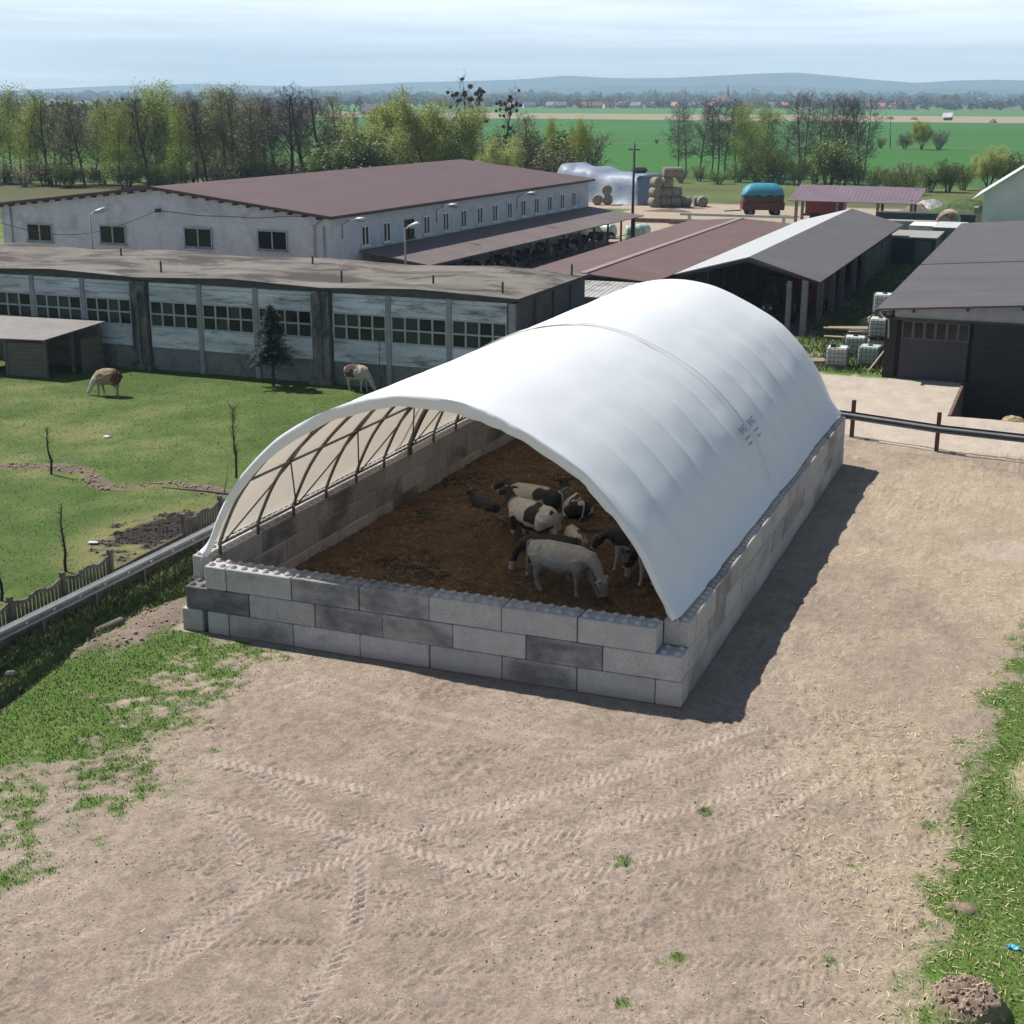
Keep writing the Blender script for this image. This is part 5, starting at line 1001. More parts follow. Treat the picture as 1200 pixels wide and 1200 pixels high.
mb = MB(); mb.tube([(.9,.2,1.5),(.9,.2,2.45)],.05,8); mb.build('exhaust',m_vent,tr,smooth=True)
for y in (-.2,.2): mb = MB(); mb.lathe((1.84,y,1.12),(1,0,0),[(0,.09),(.03,.09),(.04,.06)],12); mb.build('headlight',m_lampg,tr)
mb = MB(); mb.box((.35,.85,2.2),(.06,.26,.36),ch=.02); mb.bar((.15,.6,2.3),(.35,.85,2.3),.03,.03); mb.build('mirror',m_white,tr)
rt = thing('red_trailer','red farm machine standing behind the tractor under the post shed','farm machine',(4.2,60.5,0),0); OFF[rt.name] = Vector((0,0,0))
mb = MB(); mb.prism([(-1.0,.9),(1.0,.9),(1.1,2.5),(-1.1,2.5)],-2,2,'xz'); mb.build('body',m_redp,rt); mb = MB(); mb.box((0,0,.72),(.9,4.6,.22)); mb.build('chassis',m_vent,rt)
for x in (-.95,.95):
    for y in (-1,1):
        q = MB(); q.lathe((x-.15,y,.5),(1,0,0),[(0,.28),(0,.46),(.06,.5),(.24,.5),(.3,.46),(.3,.28)],20); w_ = q.build('wheel',m_tyre,rt); q = MB(); q.lathe((x-.16,y,.5),(1,0,0),[(0,.05),(.05,.26),(.27,.26),(.32,.05)],14); q.build('rim',m_rim,w_)
for i in range(6):
    mb = MB(); mb.box((0,0,.12),(1.2,.9,.022)); 
    for k in range(6): mb.box((-.5+.2*k,0,.142),(.13,.9,.022))
    for k in (-.52,0,.52): mb.box((k,0,.055),(.1,.9,.11))
    o = mb.build('pallet',m_pal); o.location = (.75+rw.uniform(-.05,.05),53.6,.004+.155*i); o.rotation_euler.z = rw.uniform(-.06,.06); tag(o,f'wooden pallet, {ORD[i]} from the ground in the stack left of the tractor','pallet','pallets stacked in the post shed')
mb = MB(); mb.box((0,0,.5),(1.1,.7,1.0),ch=.02)
for z in (.25,.5,.75): mb.box((0,-.36,z),(1.12,.03,.06))
o = mb.build('wooden_crate',m_pal); o.location = (1.0,54.8,0); tag(o,'tall slatted wooden crate between the pallets and the tractor','crate')
# bales and tarpaulin
m_bale = surf('weathered_bale',(.17,.15,.115),(.31,.28,.225),3,.95,stain=(.09,.08,.06),stain_scale=1.5,stain_rng=(.52,.68),bmp=.8,bdist=.05,kind='Object'); m_tarp = surf('silver_tarpaulin',(.13,.165,.22),(.23,.275,.35),.4,.5,bmp=.4,bdist=.2,fine=1.2); m_tarpd = plain('black_film',(.02,.02,.022),.5)
def bale_mesh(r,w):
    mb = MB(); mb.lathe((0,-w/2,0),(0,1,0),[(0,r*.3),(.0,r*.86),(.05,r*.96),(.15,r),(w-.15,r),(w-.05,r*.96),(w,r*.86),(w,r*.3)],24); me = mb.mesh('bale',m_bale,smooth=True)
    for v_ in me.vertices: v_.co *= 1+.05*(float(vnoise(np.array([v_.co.x+v_.co.z]),np.array([v_.co.y]),.3,4)[0])-.5)
    return me
BM = bale_mesh(.63,1.25); BMH = BM
def put_bale(x,y,z,rz,label,group): o = bpy.data.objects.new('round_bale',BM); COL.objects.link(o); o.location = (x,y,z+.62); o.rotation_euler = (0,rw.uniform(0,6),rz); return tag(o,label,'straw bale',group)
base = Vector((-28.3,140.2,0)); AX = Vector((.83,.56,0)).normalized(); AY = Vector((-AX.y,AX.x,0))
lay = []
for zi,row in enumerate(([0,1.3,2.6,3.95],[0,1.3,2.6],[0,1.35],[1.3,2.4])): lay += [(d,zi) for d in row]
for i,(d,zi) in enumerate(lay): p = base+AX*(d+.1*zi); put_bale(p.x,p.y,1.16*zi,math.atan2(AX.y,AX.x)+(math.pi/2 if (d > .5 or zi == 3) else 0.2),f'grey round bale, {ORD[[q for q in lay if q[1] == zi].index((d,zi))]} from the left in the {["bottom","second","third","top"][zi]} layer beside the silver tarpaulin','bales stacked beside the tarpaulin')
p = base+AX*6.2; put_bale(p.x,p.y-.3,0,.4,'grey round bale lying at the right end of the bale stack','bales stacked beside the tarpaulin'); p = base+AX*5.4; put_bale(p.x,p.y+1,0,1.9,'grey round bale lying second from the right end of the bale stack','bales stacked beside the tarpaulin')
for i,(px,zi) in enumerate(((700,0),(712,0),(711,1.16))): p = G(px,240); put_bale(p.x,p.y,zi,.3,('grey round bale low in front of the tarpaulin, half behind the barn roof','grey round bale in front of the tarpaulin under another bale','grey round bale on top of another in front of the tarpaulin')[i],'bales in front of the tarpaulin')
# tarpaulin draped over a clamp
mb = MB(); pL, pR = Vector((-44.2,149.0,0)), Vector((-31.1,143.5,0)); rows = []; dirc = (pR-pL).normalized(); nrm = Vector((-dirc.y,dirc.x,0)); 
for j,(d,z) in enumerate(((-1.6,.0),(-1.3,.7),(-1.0,1.6),(-.75,2.6),(-.4,3.6),(.3,4.15),(1.5,4.35),(3.5,4.3),(5,3.6),(6,1.6),(6.4,0))):
    r_ = []
    for i in range(56):
        t = i/55; w = .75*(float(vnoise(np.array([t*11+j*.35]),np.array([j*.25]),1.0,14)[0])-.5)*2+.22*math.sin(t*22+j*.8); e = min(1,t/.05,(1-t)/.06); p = pL+dirc*(t*15.2)+nrm*(d+w*.55*(z > .01)); zz_ = z*(.93+.10*math.sin(t*5+1)+.03*math.sin(t*19))*e**.5; r_.append((p.x,p.y,max(0.01,zz_+.12*w)))
    rows.append(r_)
mb.sheet(rows); tag(mb.build('tarpaulin',m_tarp,loc=(-35,146,0),smooth=True,fix=False),'silver blue tarpaulin draped over the fodder clamp beside the bales','tarpaulin')
mb = MB(); mb.box((-31.2,143.3,4.15),(1.9,1.4,.7),rz=.5,ch=.3); tag(mb.build('film_bundle',m_tarpd,loc=(-30,142.5,4.2)),'dark bundle of film weighing down the right top of the tarpaulin','film')
m_wrap = plain('pale_green_wrap',(.36,.47,.40),.35,var=.1)
for i,(px,py) in enumerate(((696,279),(712,279),(741,281),(752,279))):
    p = G(px,py); o = bpy.data.objects.new('wrapped_bale',bpy.data.meshes.get('wrapped_bale') or BM.copy()); o.data.name = 'wrapped_bale'; o.data.materials.clear(); o.data.materials.append(m_wrap); COL.objects.link(o); o.location = (p.x,p.y,.66); o.rotation_euler = (0,0,.3+.9*i); o.scale = (1.08,1.08,1.08)
    tag(o,f'pale green wrapped silage bale, {ORD[i]} from the left beyond the lean-to posts','silage bale','wrapped bales behind the lean-to')
# loaded wagon
m_blue = surf('blue_tarpaulin',(.025,.17,.26),(.06,.30,.40),1.2,.45,bmp=.5,bdist=.12,fine=4,stain=(.30,.42,.45),stain_scale=1.0,stain_rng=(.6,.75)); m_load = surf('brown_load',(.055,.035,.025),(.11,.07,.048),3,.95,bmp=.8)
wg = thing('loaded_wagon','dark red farm wagon heaped high and covered with a blue tarpaulin','wagon',(-13.7,132.8,0),R(20)); OFF[wg.name] = Vector((0,0,0))
mb = MB(); mb.prism([(-2.3,.7),(2.3,.7),(2.35,1.5),(-2.35,1.5)],-1.15,1.15,'xz'); 
for k in range(7): mb.box((-2.1+.7*k,-1.18,1.25),(.07,.06,1.0))
mb.build('body',plain('dark_red_paint',(.10,.025,.022),.6),wg); mb = MB(); mb.box((0,0,1.95),(4.5,2.35,1.15),ch=.25); mb.build('load',m_load,wg)
mb = MB(); rows = []
for j in range(13):
    a = math.pi*j/12; r_ = []
    for i in range(22): t = i/21; s_ = (1-abs(2*t-1)**4)**.5; w = .08*(float(vnoise(np.array([t*9.]),np.array([j*.9]),1.,3)[0])-.5); r_.append((-2.35+4.7*t,-1.28*math.cos(a)*(.75+.25*s_),2.30+(1.30+w)*math.sin(a)*s_+.07*math.sin(t*23+j)*(j in (0,12))))
    rows.append(r_)
mb.sheet(rows); mb.build('tarpaulin',m_blue,wg,smooth=True,fix=False)
for x in (-1.4,1.4):
    for y in (-.95,.95): wheel(wg,x,y,.48,.28)
mb = MB(); mb.bar((-2.3,0,.6),(-4.2,0,.5),.12,.12); mb.build('drawbar',m_vent,wg)
# purple roofed open shed
ps = thing('open_shed','open shed with mauve ribbed sheet roof on posts behind the post shed','shed',(-2.7,127.5,0)); m_mauve = corrugated('mauve_ribbed_sheet',(.125,.085,.105),(.165,.115,.135),.42,0,.55,bmp=.22)
mb = MB(); mb.slab([(-9.4,124.6,2.35),(3.75,125.0,2.3),(4.15,130.6,3.62),(-9.1,130.2,3.7)],.06); mb.build('roof',m_mauve,ps)
for x,y,h in ((-8.7,126.2,2.6),(-4.4,126.2,2.6),(-.2,126.2,2.6),(3.2,126.2,2.6),(-8.7,130,3.5),(-4.4,130,3.5),(-.2,130,3.5),(3.2,130,3.5)): mb = MB(); mb.box((x,y,h/2),(.3,.3,h)); mb.build('post',m_post,ps)
rt2 = copy_tree(rt,None,(-5.8,127.6,0),R(90)); rt2['label'] = 'red farm trailer parked under the mauve roof'
# boxes and containers behind the dark barn
m_cont = plain('dark_green_box',(.03,.04,.036),.6); m_slab = plain('grey_slab_roof',(.25,.24,.22),.8); m_lgrey = plain('pale_grey_panel',(.42,.43,.43),.6)
bxs = thing('storage_hut','dark storage hut with flat grey roof between the post shed and the dark barn','hut',(7.3,92,0)); mb = MB(); mb.box((7.35,92,1.05),(3.4,6,2.1)); mb.build('wall',m_cont,bxs); mb = MB(); mb.box((7.3,92,2.16),(3.7,6.4,.12)); mb.build('roof',m_slab,bxs); mb = MB(); mb.box((8.1,88.98,1.0),(1.2,.05,1.9)); mb.build('door',plain('pale_green_door',(.12,.15,.13),.7),bxs)
bx2 = thing('container','pale topped steel container behind the storage hut','container',(9.2,99,0)); mb = MB(); mb.box((9.3,99,1.2),(2.4,6,2.4),ch=.03); mb.build('body',plain('grey_steel',(.15,.16,.17),.6),bx2); mb = MB(); mb.box((9.3,99,2.43),(2.44,6.04,.06)); mb.build('lid',m_lgrey,bx2)
bx3 = thing('container','white lidded low container left of the steel container','container',(7,101,0)); mb = MB(); mb.box((7.0,101.5,1.1),(2.2,4,2.2),ch=.03); mb.build('body',m_lgrey,bx3); mb = MB(); mb.box((7.0,101.5,2.23),(2.3,4.1,.06)); mb.build('lid',m_white,bx3)
tk = thing('slurry_tank','rust streaked pale cylindrical tank behind the dark barn roof','tank',(8.0,113,0)); m_rtank = surf('rusty_white_tank',(.30,.25,.21),(.42,.38,.34),1,.7,stain=(.19,.10,.055),stain_scale=1.0,stain_rng=(.48,.6)); mb = MB(); mb.lathe((8.0,111.6,1.65),(0,1,0),[(0,.2),(0,.8),(.15,1.0),(.3,1.05),(2.6,1.05),(2.75,1.0),(2.9,.8),(2.9,.2)],24); mb.build('tank',m_rtank,tk,smooth=False); mb = MB(); 
for y in (112.2,114): mb.box((8.0,y,.35),(1.5,.25,.7))
mb.build('cradle',m_vent,tk)
for i,(x,y,L,z,a) in enumerate(((4.0,118,9,.6,.03),(5.2,120.5,9.5,.9,.0),(3.2,123,6,.5,.1))): mb = MB(); mb.box((0,0,0),(L,1.6,2*z),ch=.03); o = mb.build('concrete_slab',(m_slab,m_cont,m_slab)[i]); o.location = (x,y,z); o.rotation_euler.z = a; tag(o,('long grey precast slab lying behind the post shed','long dark flat trailer bed behind the precast slab','short grey precast slab at the foot of the open shed')[i],'slab')
heap('rubble_heap',2.6,152,2.3,4,1.0,m_stone,'heap of pale rubble stones right of the mauve roof','rubble heap',6); heap('earth_heap',2.2,142,2.2,2.5,1.1,m_dirt,'heap of brown earth at the right end of the mauve roof','earth heap',7)
heap('grass_mound',7.6,141,5.2,10,1.7,surf('mound_grass',(.040,.070,.018),(.085,.125,.035),1.5,.95,bmp=.9,bdist=.1),'green overgrown mound beside the white gabled house','mound',12); heap('rubble_heap',-25.2,134,3,.5,.4,m_dirt,'low dark bank in front of the bale stack','bank',13)
for i,(px,py,L) in enumerate(((822,264,7),(790,262,9))): p = G(px,py); mb = MB(); mb.bar((p.x-L/2,p.y,.25),(p.x+L/2,p.y+.8,.25),.4,.4); tag(mb.build('log',m_dirt,loc=(p.x,p.y,0)),('dark log lying in the yard, nearer the mauve roof','dark log lying in the yard, nearer the bales')[i],'log')
for i,(px,py,L,w) in enumerate(((860,242,7,3),(800,238,7,2.4))): pass
mb = MB(); p = G(862,262); mb.bar((p.x-6,p.y,.8),(p.x+6,p.y+.4,.8),.3,.25); mb.box((p.x-5,p.y,.35),(.3,.3,.7)); mb.box((p.x+5,p.y+.3,.35),(.3,.3,.7)); tag(mb.build('feed_barrier',m_lgrey,loc=(p.x,p.y,0)),'low pale barrier rail in front of the loaded wagon','barrier')
# lamps and pole
def street_lamp(x,y,h,dx,dy,label):
    t = thing('street_lamp',label,'street lamp',(x,y,0)); mb = MB(); mb.tube([(x,y,0),(x,y,h*.6),(x,y,h-.15),(x+dx*.35,y+dy*.35,h)],[.07,.06,.045,.04],8); mb.build('pole',m_lampg,t,smooth=True)
    L = math.hypot(dx,dy); ux,uy = dx/L,dy/L; mb = MB(); q = Vector((x+dx*.35,y+dy*.35,h)); mb.tube([q-Vector((ux,uy,.1))*.1,q+Vector((ux*.15,uy*.15,.03)),q+Vector((ux*.5,uy*.5,.12)),q+Vector((ux*.75,uy*.75,.13))],[.06,.13,.17,.05],10); mb.build('lamp_head',m_lampg,t,smooth=True)
street_lamp(-13.6,40.0,6.25,.9,-.2,'grey street lamp rising behind the right half of the long barn'); street_lamp(-33.5,40.0,6.35,.7,.5,'grey street lamp behind the left half of the long barn, before the white gable')
po = thing('utility_pole','tall dark utility pole at the far corner of the lean-to','pole',(-18.7,98.8,0)); mb = MB(); mb.tube([(-18.7,98.8,0),(-18.7,98.8,8.75)],[.15,.10],8); mb.build('pole',m_soff,po,smooth=True); mb = MB(); mb.box((-18.7,98.8,8.2),(1.1,.1,.1)); mb.build('crossarm',m_soff,po)
for s in (-.45,.45): mb = MB(); mb.lathe((-18.7+s,98.8,8.25),(0,0,1),[(0,.05),(.12,.06),(.18,.03)],8); mb.build('insulator',m_lampg,po)
# small white house at the right edge
wh = thing('white_house','white gabled farmhouse with pale grey roof at the right photo edge','house',(14,132,0)); mb = MB(); mb.prism([(10.1,0),(20,0),(20,4.2),(15.2,6.8),(10.1,3.4)],128.5,142,'xz'); mb.build('wall',surf('house_render',(.60,.575,.575),(.68,.66,.66),.7,.9),wh)
m_hroof = plain('pale_grey_roof',(.50,.51,.52),.5,var=.1); 
for a,b_ in (((9.0,2.75),(15.2,7.05)),((15.2,7.05),(20.8,3.9))): mb = MB(); mb.slab([(a[0],127.8,a[1]),(a[0],142.6,a[1]),(b_[0],142.6,b_[1]),(b_[0],127.8,b_[1])],.14); mb.build('roof',m_hroof,wh)
mb = MB(); mb.box((15.0,128.45,1.6),(1.2,.08,1.5)); o = mb.build('window',m_soff,wh); mb = MB(); mb.box((15.0,128.40,1.6),(1.0,.04,1.3)); mb.build('pane',m_glass,o)
mb = MB(); mb.box((9.6,131.0,.9),(1.0,1.6,1.8),ch=.04); tag(mb.build('grey_bin',m_slab,loc=(9.6,131,0)),'grey box standing against the left wall of the white house','box')
# ================================================================== TREES
def leafmat(name, c1, c2, c3=None):
    m, nt, b = nodes(name); g = nt.nodes.new('ShaderNodeNewGeometry'); st = [(0,c1),(.75,c2)]+([(1,c3)] if c3 else [])
    r = ramp(nt,g.outputs['Random Per Island'],st); oi = nt.nodes.new('ShaderNodeObjectInfo'); hv = nt.nodes.new('ShaderNodeHueSaturation'); nt.links.new(r.outputs[0],hv.inputs['Color'])
    nt.links.new(math_n(nt,'ADD',.80,math_n(nt,'MULTIPLY',oi.outputs['Random'],.4)),hv.inputs['Value']); b.inputs['Roughness'].default_value = .65; nt.links.new(hv.outputs[0],b.inputs['Base Color'])
    tl = nt.nodes.new('ShaderNodeBsdfTranslucent'); nt.links.new(hv.outputs[0],tl.inputs['Color']); mx = nt.nodes.new('ShaderNodeMixShader'); mx.inputs[0].default_value = .35
    nt.links.new(b.outputs[0],mx.inputs[1]); nt.links.new(tl.outputs[0],mx.inputs[2]); nt.links.new(mx.outputs[0],[n for n in nt.nodes if n.type == 'OUTPUT_MATERIAL'][0].inputs['Surface']); return m
m_bark = surf('grey_brown_bark',(.045,.038,.030),(.085,.072,.058),3,.95,bmp=0,kind='Object'); m_barkd = surf('dark_bark',(.026,.022,.019),(.05,.043,.037),3,.95,bmp=0,kind='Object'); m_twig = plain('twig',(.085,.068,.055),.95); m_twigd = plain('dark_twig',(.045,.036,.032),.95); m_twigr = plain('reddish_twig',(.095,.062,.050),.95)
L_will = leafmat('willow_leaf',(.19,.23,.035),(.34,.38,.07),(.46,.48,.14)); L_birch = leafmat('fresh_leaf',(.16,.22,.032),(.29,.36,.06),(.42,.45,.13)); L_bush = leafmat('bush_leaf',(.05,.08,.014),(.11,.16,.028),(.20,.24,.05)); L_olive = leafmat('budding_leaf',(.11,.115,.035),(.19,.19,.06),(.27,.26,.10)); L_spruce = leafmat('needle',(.015,.036,.022),(.035,.065,.040),(.06,.09,.06)); L_mist = leafmat('mistletoe',(.018,.026,.012),(.035,.045,.02)); L_blos = leafmat('blossom',(.35,.36,.25),(.55,.56,.44)); L_dark = leafmat('dark_hedge',(.02,.035,.013),(.045,.07,.022))
class TreeGen:
    def __init__(s, seed): s.r = random.Random(seed); s.V = []; s.F = []; s.tv = []; s.tf = []; s.tips = []
    def tube(s, pts, r0, r1, n, twig=False):
        V, F = (s.tv,s.tf) if twig else (s.V,s.F); b = len(V); k = len(pts); ref = Vector((1,.3,.1))
        for i,p in enumerate(pts):
            t = pts[min(i+1,k-1)]-pts[max(i-1,0)]; t.normalize(); u = t.cross(ref)
            if u.length < 1e-3: u = t.cross(Vector((0,1,0)))
            u.normalize(); w = t.cross(u); r = r0+(r1-r0)*i/(k-1)
            for j in range(n): a = 6.2832*j/n; V.append(p+u*(r*math.cos(a))+w*(r*math.sin(a)))
        for i in range(k-1):
            for j in range(n): a = b+i*n+j; c = b+i*n+(j+1)%n; F.append((a,c,c+n,a+n))
    def limb(s, p, d, L, r, lev, P):
        R_ = s.r; k = P['segs'][min(lev,len(P['segs'])-1)]; pts = [p.copy()]; q = p.copy(); d = d.normalized(); dirs = [d.copy()]
        for i in range(k):
            d = d+Vector((R_.gauss(0,1),R_.gauss(0,1),R_.gauss(0,1)))*P['wander'][min(lev,len(P['wander'])-1)]+Vector((0,0,P['up'][min(lev,len(P['up'])-1)])); d.normalize(); q = q+d*(L/k); pts.append(q.copy()); dirs.append(d.copy())
        last = lev >= P['levels']; n = 6 if lev == 0 else (4 if lev == 1 else 3)
        r = max(r,.017); s.tube(pts,r,r*(.25 if not last else .6),n,twig=lev >= P['twig'])
        if last: s.tips.append((pts[-1],dirs[-1],L)); s.tips.append((pts[len(pts)//2],dirs[len(pts)//2],L)); return
        nb = P['nb'][lev]; nb = max(2,int(nb*(1 if lev == 0 else max(.55,min(1.2,L/P['Lref'][lev])))))
        for j in range(nb):
            t = P['t0'][lev]+(1-P['t0'][lev])*((j+R_.random())/nb); t = min(t,.995); i = min(int(t*k),k-1); f = t*k-i; pp = pts[i].lerp(pts[i+1],f); dd = dirs[i+1]
            az = R_.uniform(0,6.283) if lev else j*2.4+R_.uniform(-.5,.5); a = R(R_.uniform(*P['ang'][lev])); u = dd.orthogonal().normalized(); w = dd.cross(u); nd = dd*math.cos(a)+(u*math.cos(az)+w*math.sin(az))*math.sin(a)
            sh = P['shape'](t) if lev == 0 else 1-.55*t
            s.limb(pp,nd,L*P['ratio'][lev]*sh*R_.uniform(.75,1.2),r*(1-.72*t)*P['rr'],lev+1,P)
    def leaves(s, per, size, spread, droop=0.0):
        R_ = s.r; V = []; F = []
        for (p,d,L) in s.tips:
            for _ in range(per):
                c = p+Vector((R_.gauss(0,1),R_.gauss(0,1),R_.gauss(0,.9)))*spread+d*R_.uniform(-.5,.3)*L*.6; c.z -= droop*abs(R_.gauss(0,1)); z = R_.uniform(*size); u = Vector((R_.gauss(0,1),R_.gauss(0,1),R_.gauss(0,1))).normalized(); w = u.orthogonal().normalized(); u = u*z; w = w*z*.62; b = len(V); V += [c-u,c-w*.9,c+u,c+w*.9]; F.append((b,b+1,b+2,b+3))
        return V, F
def mk_tree(kind, seed):
    g = TreeGen(seed); R_ = g.r
    P = dict(levels=3,twig=2,segs=[10,5,3,2],wander=[.035,.13,.2,.25],up=[.02,.06,.05,.0],nb=[22,7,6],t0=[.32,.2,.15],ang=[(35,65),(30,60),(30,65)],ratio=[.30,.45,.5],rr=.42,Lref=[1,3,1.4],shape=lambda t: 1.15-.75*t)
    H = 13.0; stems = 1; leaf = None; r0 = .17
    if kind == 'alder': P.update(nb=[48,9,7],ratio=[.20,.5,.55],t0=[.25,.15,.1],ang=[(45,85),(30,60),(30,65)],shape=lambda t: .55+.75*math.sin(min(1,t*1.05)*2.6)**.8 if t < .98 else .4); r0 = .15
    if kind == 'bare': P.update(nb=[18,9,9],ratio=[.42,.5,.55],t0=[.30,.25,.15],ang=[(28,58),(28,60),(30,65)],wander=[.07,.17,.22,.25]); r0 = .24
    if kind == 'mistletoe': P.update(nb=[16,8,7],ratio=[.44,.5,.5],t0=[.35,.3,.2],ang=[(25,60),(30,60),(30,60)],wander=[.06,.17,.2,.25]); r0 = .26
    if kind == 'birch': P.update(nb=[28,7,5],ratio=[.27,.5,.5],t0=[.16,.2,.1],ang=[(25,50),(30,60),(30,60)],shape=lambda t: 1.1-.5*t); leaf = (L_birch,6,(.075,.15),.50,.2); r0 = .13
    if kind == 'willow': H = 11; stems = 4; P.update(nb=[14,8,6],ratio=[.42,.5,.55],t0=[.22,.2,.1],ang=[(20,50),(25,55),(25,60)],wander=[.08,.15,.2,.2],up=[.01,.05,.02,-.05]); leaf = (L_will,10,(.075,.15),.5,.3); r0 = .22
    if kind == 'shrub': H = 4; stems = 8; P.update(levels=2,twig=1,segs=[6,3,2],nb=[9,5],t0=[.15,.1],ang=[(20,50),(25,60)],ratio=[.45,.5],Lref=[1,1.2]); leaf = (L_bush,4,(.07,.15),.25,.05); r0 = .06
    if kind == 'bareshrub': H = 4; stems = 11; P.update(levels=2,twig=1,segs=[6,3,2],nb=[10,6],t0=[.15,.1],ang=[(18,45),(25,55)],ratio=[.42,.5],Lref=[1,1.2]); leaf = (L_olive,1,(.06,.11),.2,.05); r0 = .05
    if kind == 'budding': P.update(nb=[24,8,7],ratio=[.34,.48,.5],t0=[.18,.2,.15]); leaf = (L_olive,3,(.07,.13),.45,.15); r0 = .18
    if kind == 'snag': H = 7; P.update(levels=2,twig=1,nb=[12,4],ratio=[.12,.5],Lref=[1,1.0],t0=[.2,.2]); r0 = .12
    for k in range(stems):
        a = 6.283*k/max(1,stems)+R_.uniform(-.4,.4); tilt = 0 if stems == 1 else R_.uniform(.12,.55); d = Vector((math.cos(a)*tilt+R_.gauss(0,.03),math.sin(a)*tilt+R_.gauss(0,.03),1)); b0 = Vector((math.cos(a)*.25,math.sin(a)*.25,-.1)) if stems > 1 else Vector((0,0,-.1)); g.limb(b0,d,H*R_.uniform(.85,1.05),r0,0,P)
    return g, leaf, H
bark_of = dict(alder=(m_bark,m_twig),bare=(m_barkd,m_twigd),mistletoe=(m_barkd,m_twigd),birch=(m_bark,m_twig),willow=(m_bark,m_twig),shrub=(m_bark,m_twig),bareshrub=(m_bark,m_twigr),budding=(m_bark,m_twigr),snag=(m_bark,m_twig))
PROTO = {}
def to_mesh(name, V, F, m): me = bpy.data.meshes.new(name); me.from_pydata([tuple(v) for v in V],[],F); me.materials.append(m); return me
def proto(kind, var):
    k = (kind,var)
    if k in PROTO: return PROTO[k]
    g, leaf, H = mk_tree(kind,100+var*13+sum(map(ord,kind))); parts = [('trunk',to_mesh('trunk',g.V,g.F,bark_of[kind][0]),0)]
    zs = [v.z for v in g.tv] or [v.z for v in g.V]; top = max(zs)
    if g.tv: parts.append(('branches',to_mesh('branches',g.tv,g.tf,bark_of[kind][1]),0))
    if leaf: V, F = g.leaves(leaf[1],leaf[2],leaf[3],leaf[4]); parts.append(('crown',to_mesh('crown',V,F,leaf[0]),0)); top = max(top,sorted(v.z for v in V)[int(len(V)*.985)])
    if kind == 'mistletoe':
        V = []; F = []; r_ = random.Random(var)
        for _ in range(26):
            p,d,L = r_.choice(g.tips); 
            if p.z < 5: continue
            R0 = r_.uniform(.16,.46)
            for _ in range(70):
                v_ = Vector((r_.gauss(0,1),r_.gauss(0,1),r_.gauss(0,1))).normalized()*R0*r_.random()**.6; u = Vector((r_.gauss(0,1),r_.gauss(0,1),r_.gauss(0,1))).normalized(); w = u.orthogonal()*.09; u = u*.15; c = p+v_; b = len(V); V += [c-u,c-w,c+u,c+w]; F.append((b,b+1,b+2,b+3))
        parts.append(('mistletoe_clumps',to_mesh('mistletoe_clumps',V,F,L_mist),0))
    PROTO[k] = (parts,top); return PROTO[k]
rt_ = random.Random(21); KN = dict(alder='alder_tree',bare='bare_tree',mistletoe='mistletoe_tree',birch='birch_tree',willow='willow_tree',shrub='shrub',bareshrub='bare_shrub',budding='budding_tree',snag='dead_tree')
def plant(kind, var, p, h, label, group=None, widen=1.0, crown=None):
    parts, top = proto(kind,var); t = thing(KN[kind],label,'shrub' if 'shrub' in kind else 'tree',(p[0],p[1],-.05),rt_.uniform(0,6.28),group); s_ = h/top; t.scale = (s_*widen,s_*widen,s_)
    for nm,me,_ in parts:
        o = bpy.data.objects.new(nm,me); COL.objects.link(o); o.parent = t
    return t
DESC = dict(alder='tall slender leafless alder',bare='dark leafless spreading tree',mistletoe='leafless tree dotted with dark mistletoe balls',birch='slender light green leafed tree',willow='round yellow green willow',shrub='green leafy bush',bareshrub='brown twiggy bush',budding='brownish budding tree',snag='leaning dead tree')
def row(items, where, group):
    items = sorted(items,key=lambda q: q[0]); cnt = {}; tot = {}
    for it in items: tot[it[1]] = tot.get(it[1],0)+1
    for (px,kind,py,Y,wd) in items:
        cnt[kind] = cnt.get(kind,0)+1; p = survey_far(px,Y); h = max(1.5,height_at(p,py)); lb = f'{DESC[kind]}, {ORD[cnt[kind]-1]+" such from left, " if tot[kind] > 1 else ""}{where}'
        plant(kind,rt_.randrange(3),p,h,lb,group,wd)
row([(-8,'birch',100,150,1.3),(10,'birch',98,158,1.2),(30,'birch',110,146,1.2),(42,'birch',103,165,1.2),(66,'bare',108,158,1.1),(80,'budding',110,150,1.2),(94,'bare',118,146,1),(118,'birch',112,150,1.5),(138,'birch',125,142,1.3),(158,'birch',112,156,1.3),(180,'budding',112,150,1.2),(198,'birch',95,150,1.35),(207,'birch',118,142,1),(222,'budding',108,160,1.1),(240,'bare',110,148,1),(252,'birch',99,162,1.2),(262,'budding',98,150,1.2),(278,'budding',97,158,1.2),(292,'budding',104,146,1.1),(306,'bare',112,160,.9),(322,'bare',118,150,.9),(340,'bare',98,148,1.2),(357,'bare',94,154,1.3),(380,'bare',102,150,1.2),(396,'budding',108,162,1.1),(408,'bare',112,150,1.0),(52,'bare',104,147,1.0),(148,'alder',108,147,1.2),(170,'bare',104,146,.9),(228,'alder',102,146,1.2),(270,'alder',100,146,1.2),(300,'alder',104,152,1.2),(20,'budding',125,172,1.3),(60,'budding',128,176,1.3),(108,'budding',126,176,1.3),(150,'bare',126,178,1.3),(190,'budding',128,178,1.3),(232,'bare',124,178,1.3),(270,'budding',125,176,1.3),(310,'budding',126,180,1.3),(350,'budding',126,180,1.3),(400,'budding',128,182,1.3)],'in tree line behind white barn','trees in the line behind the white barn')
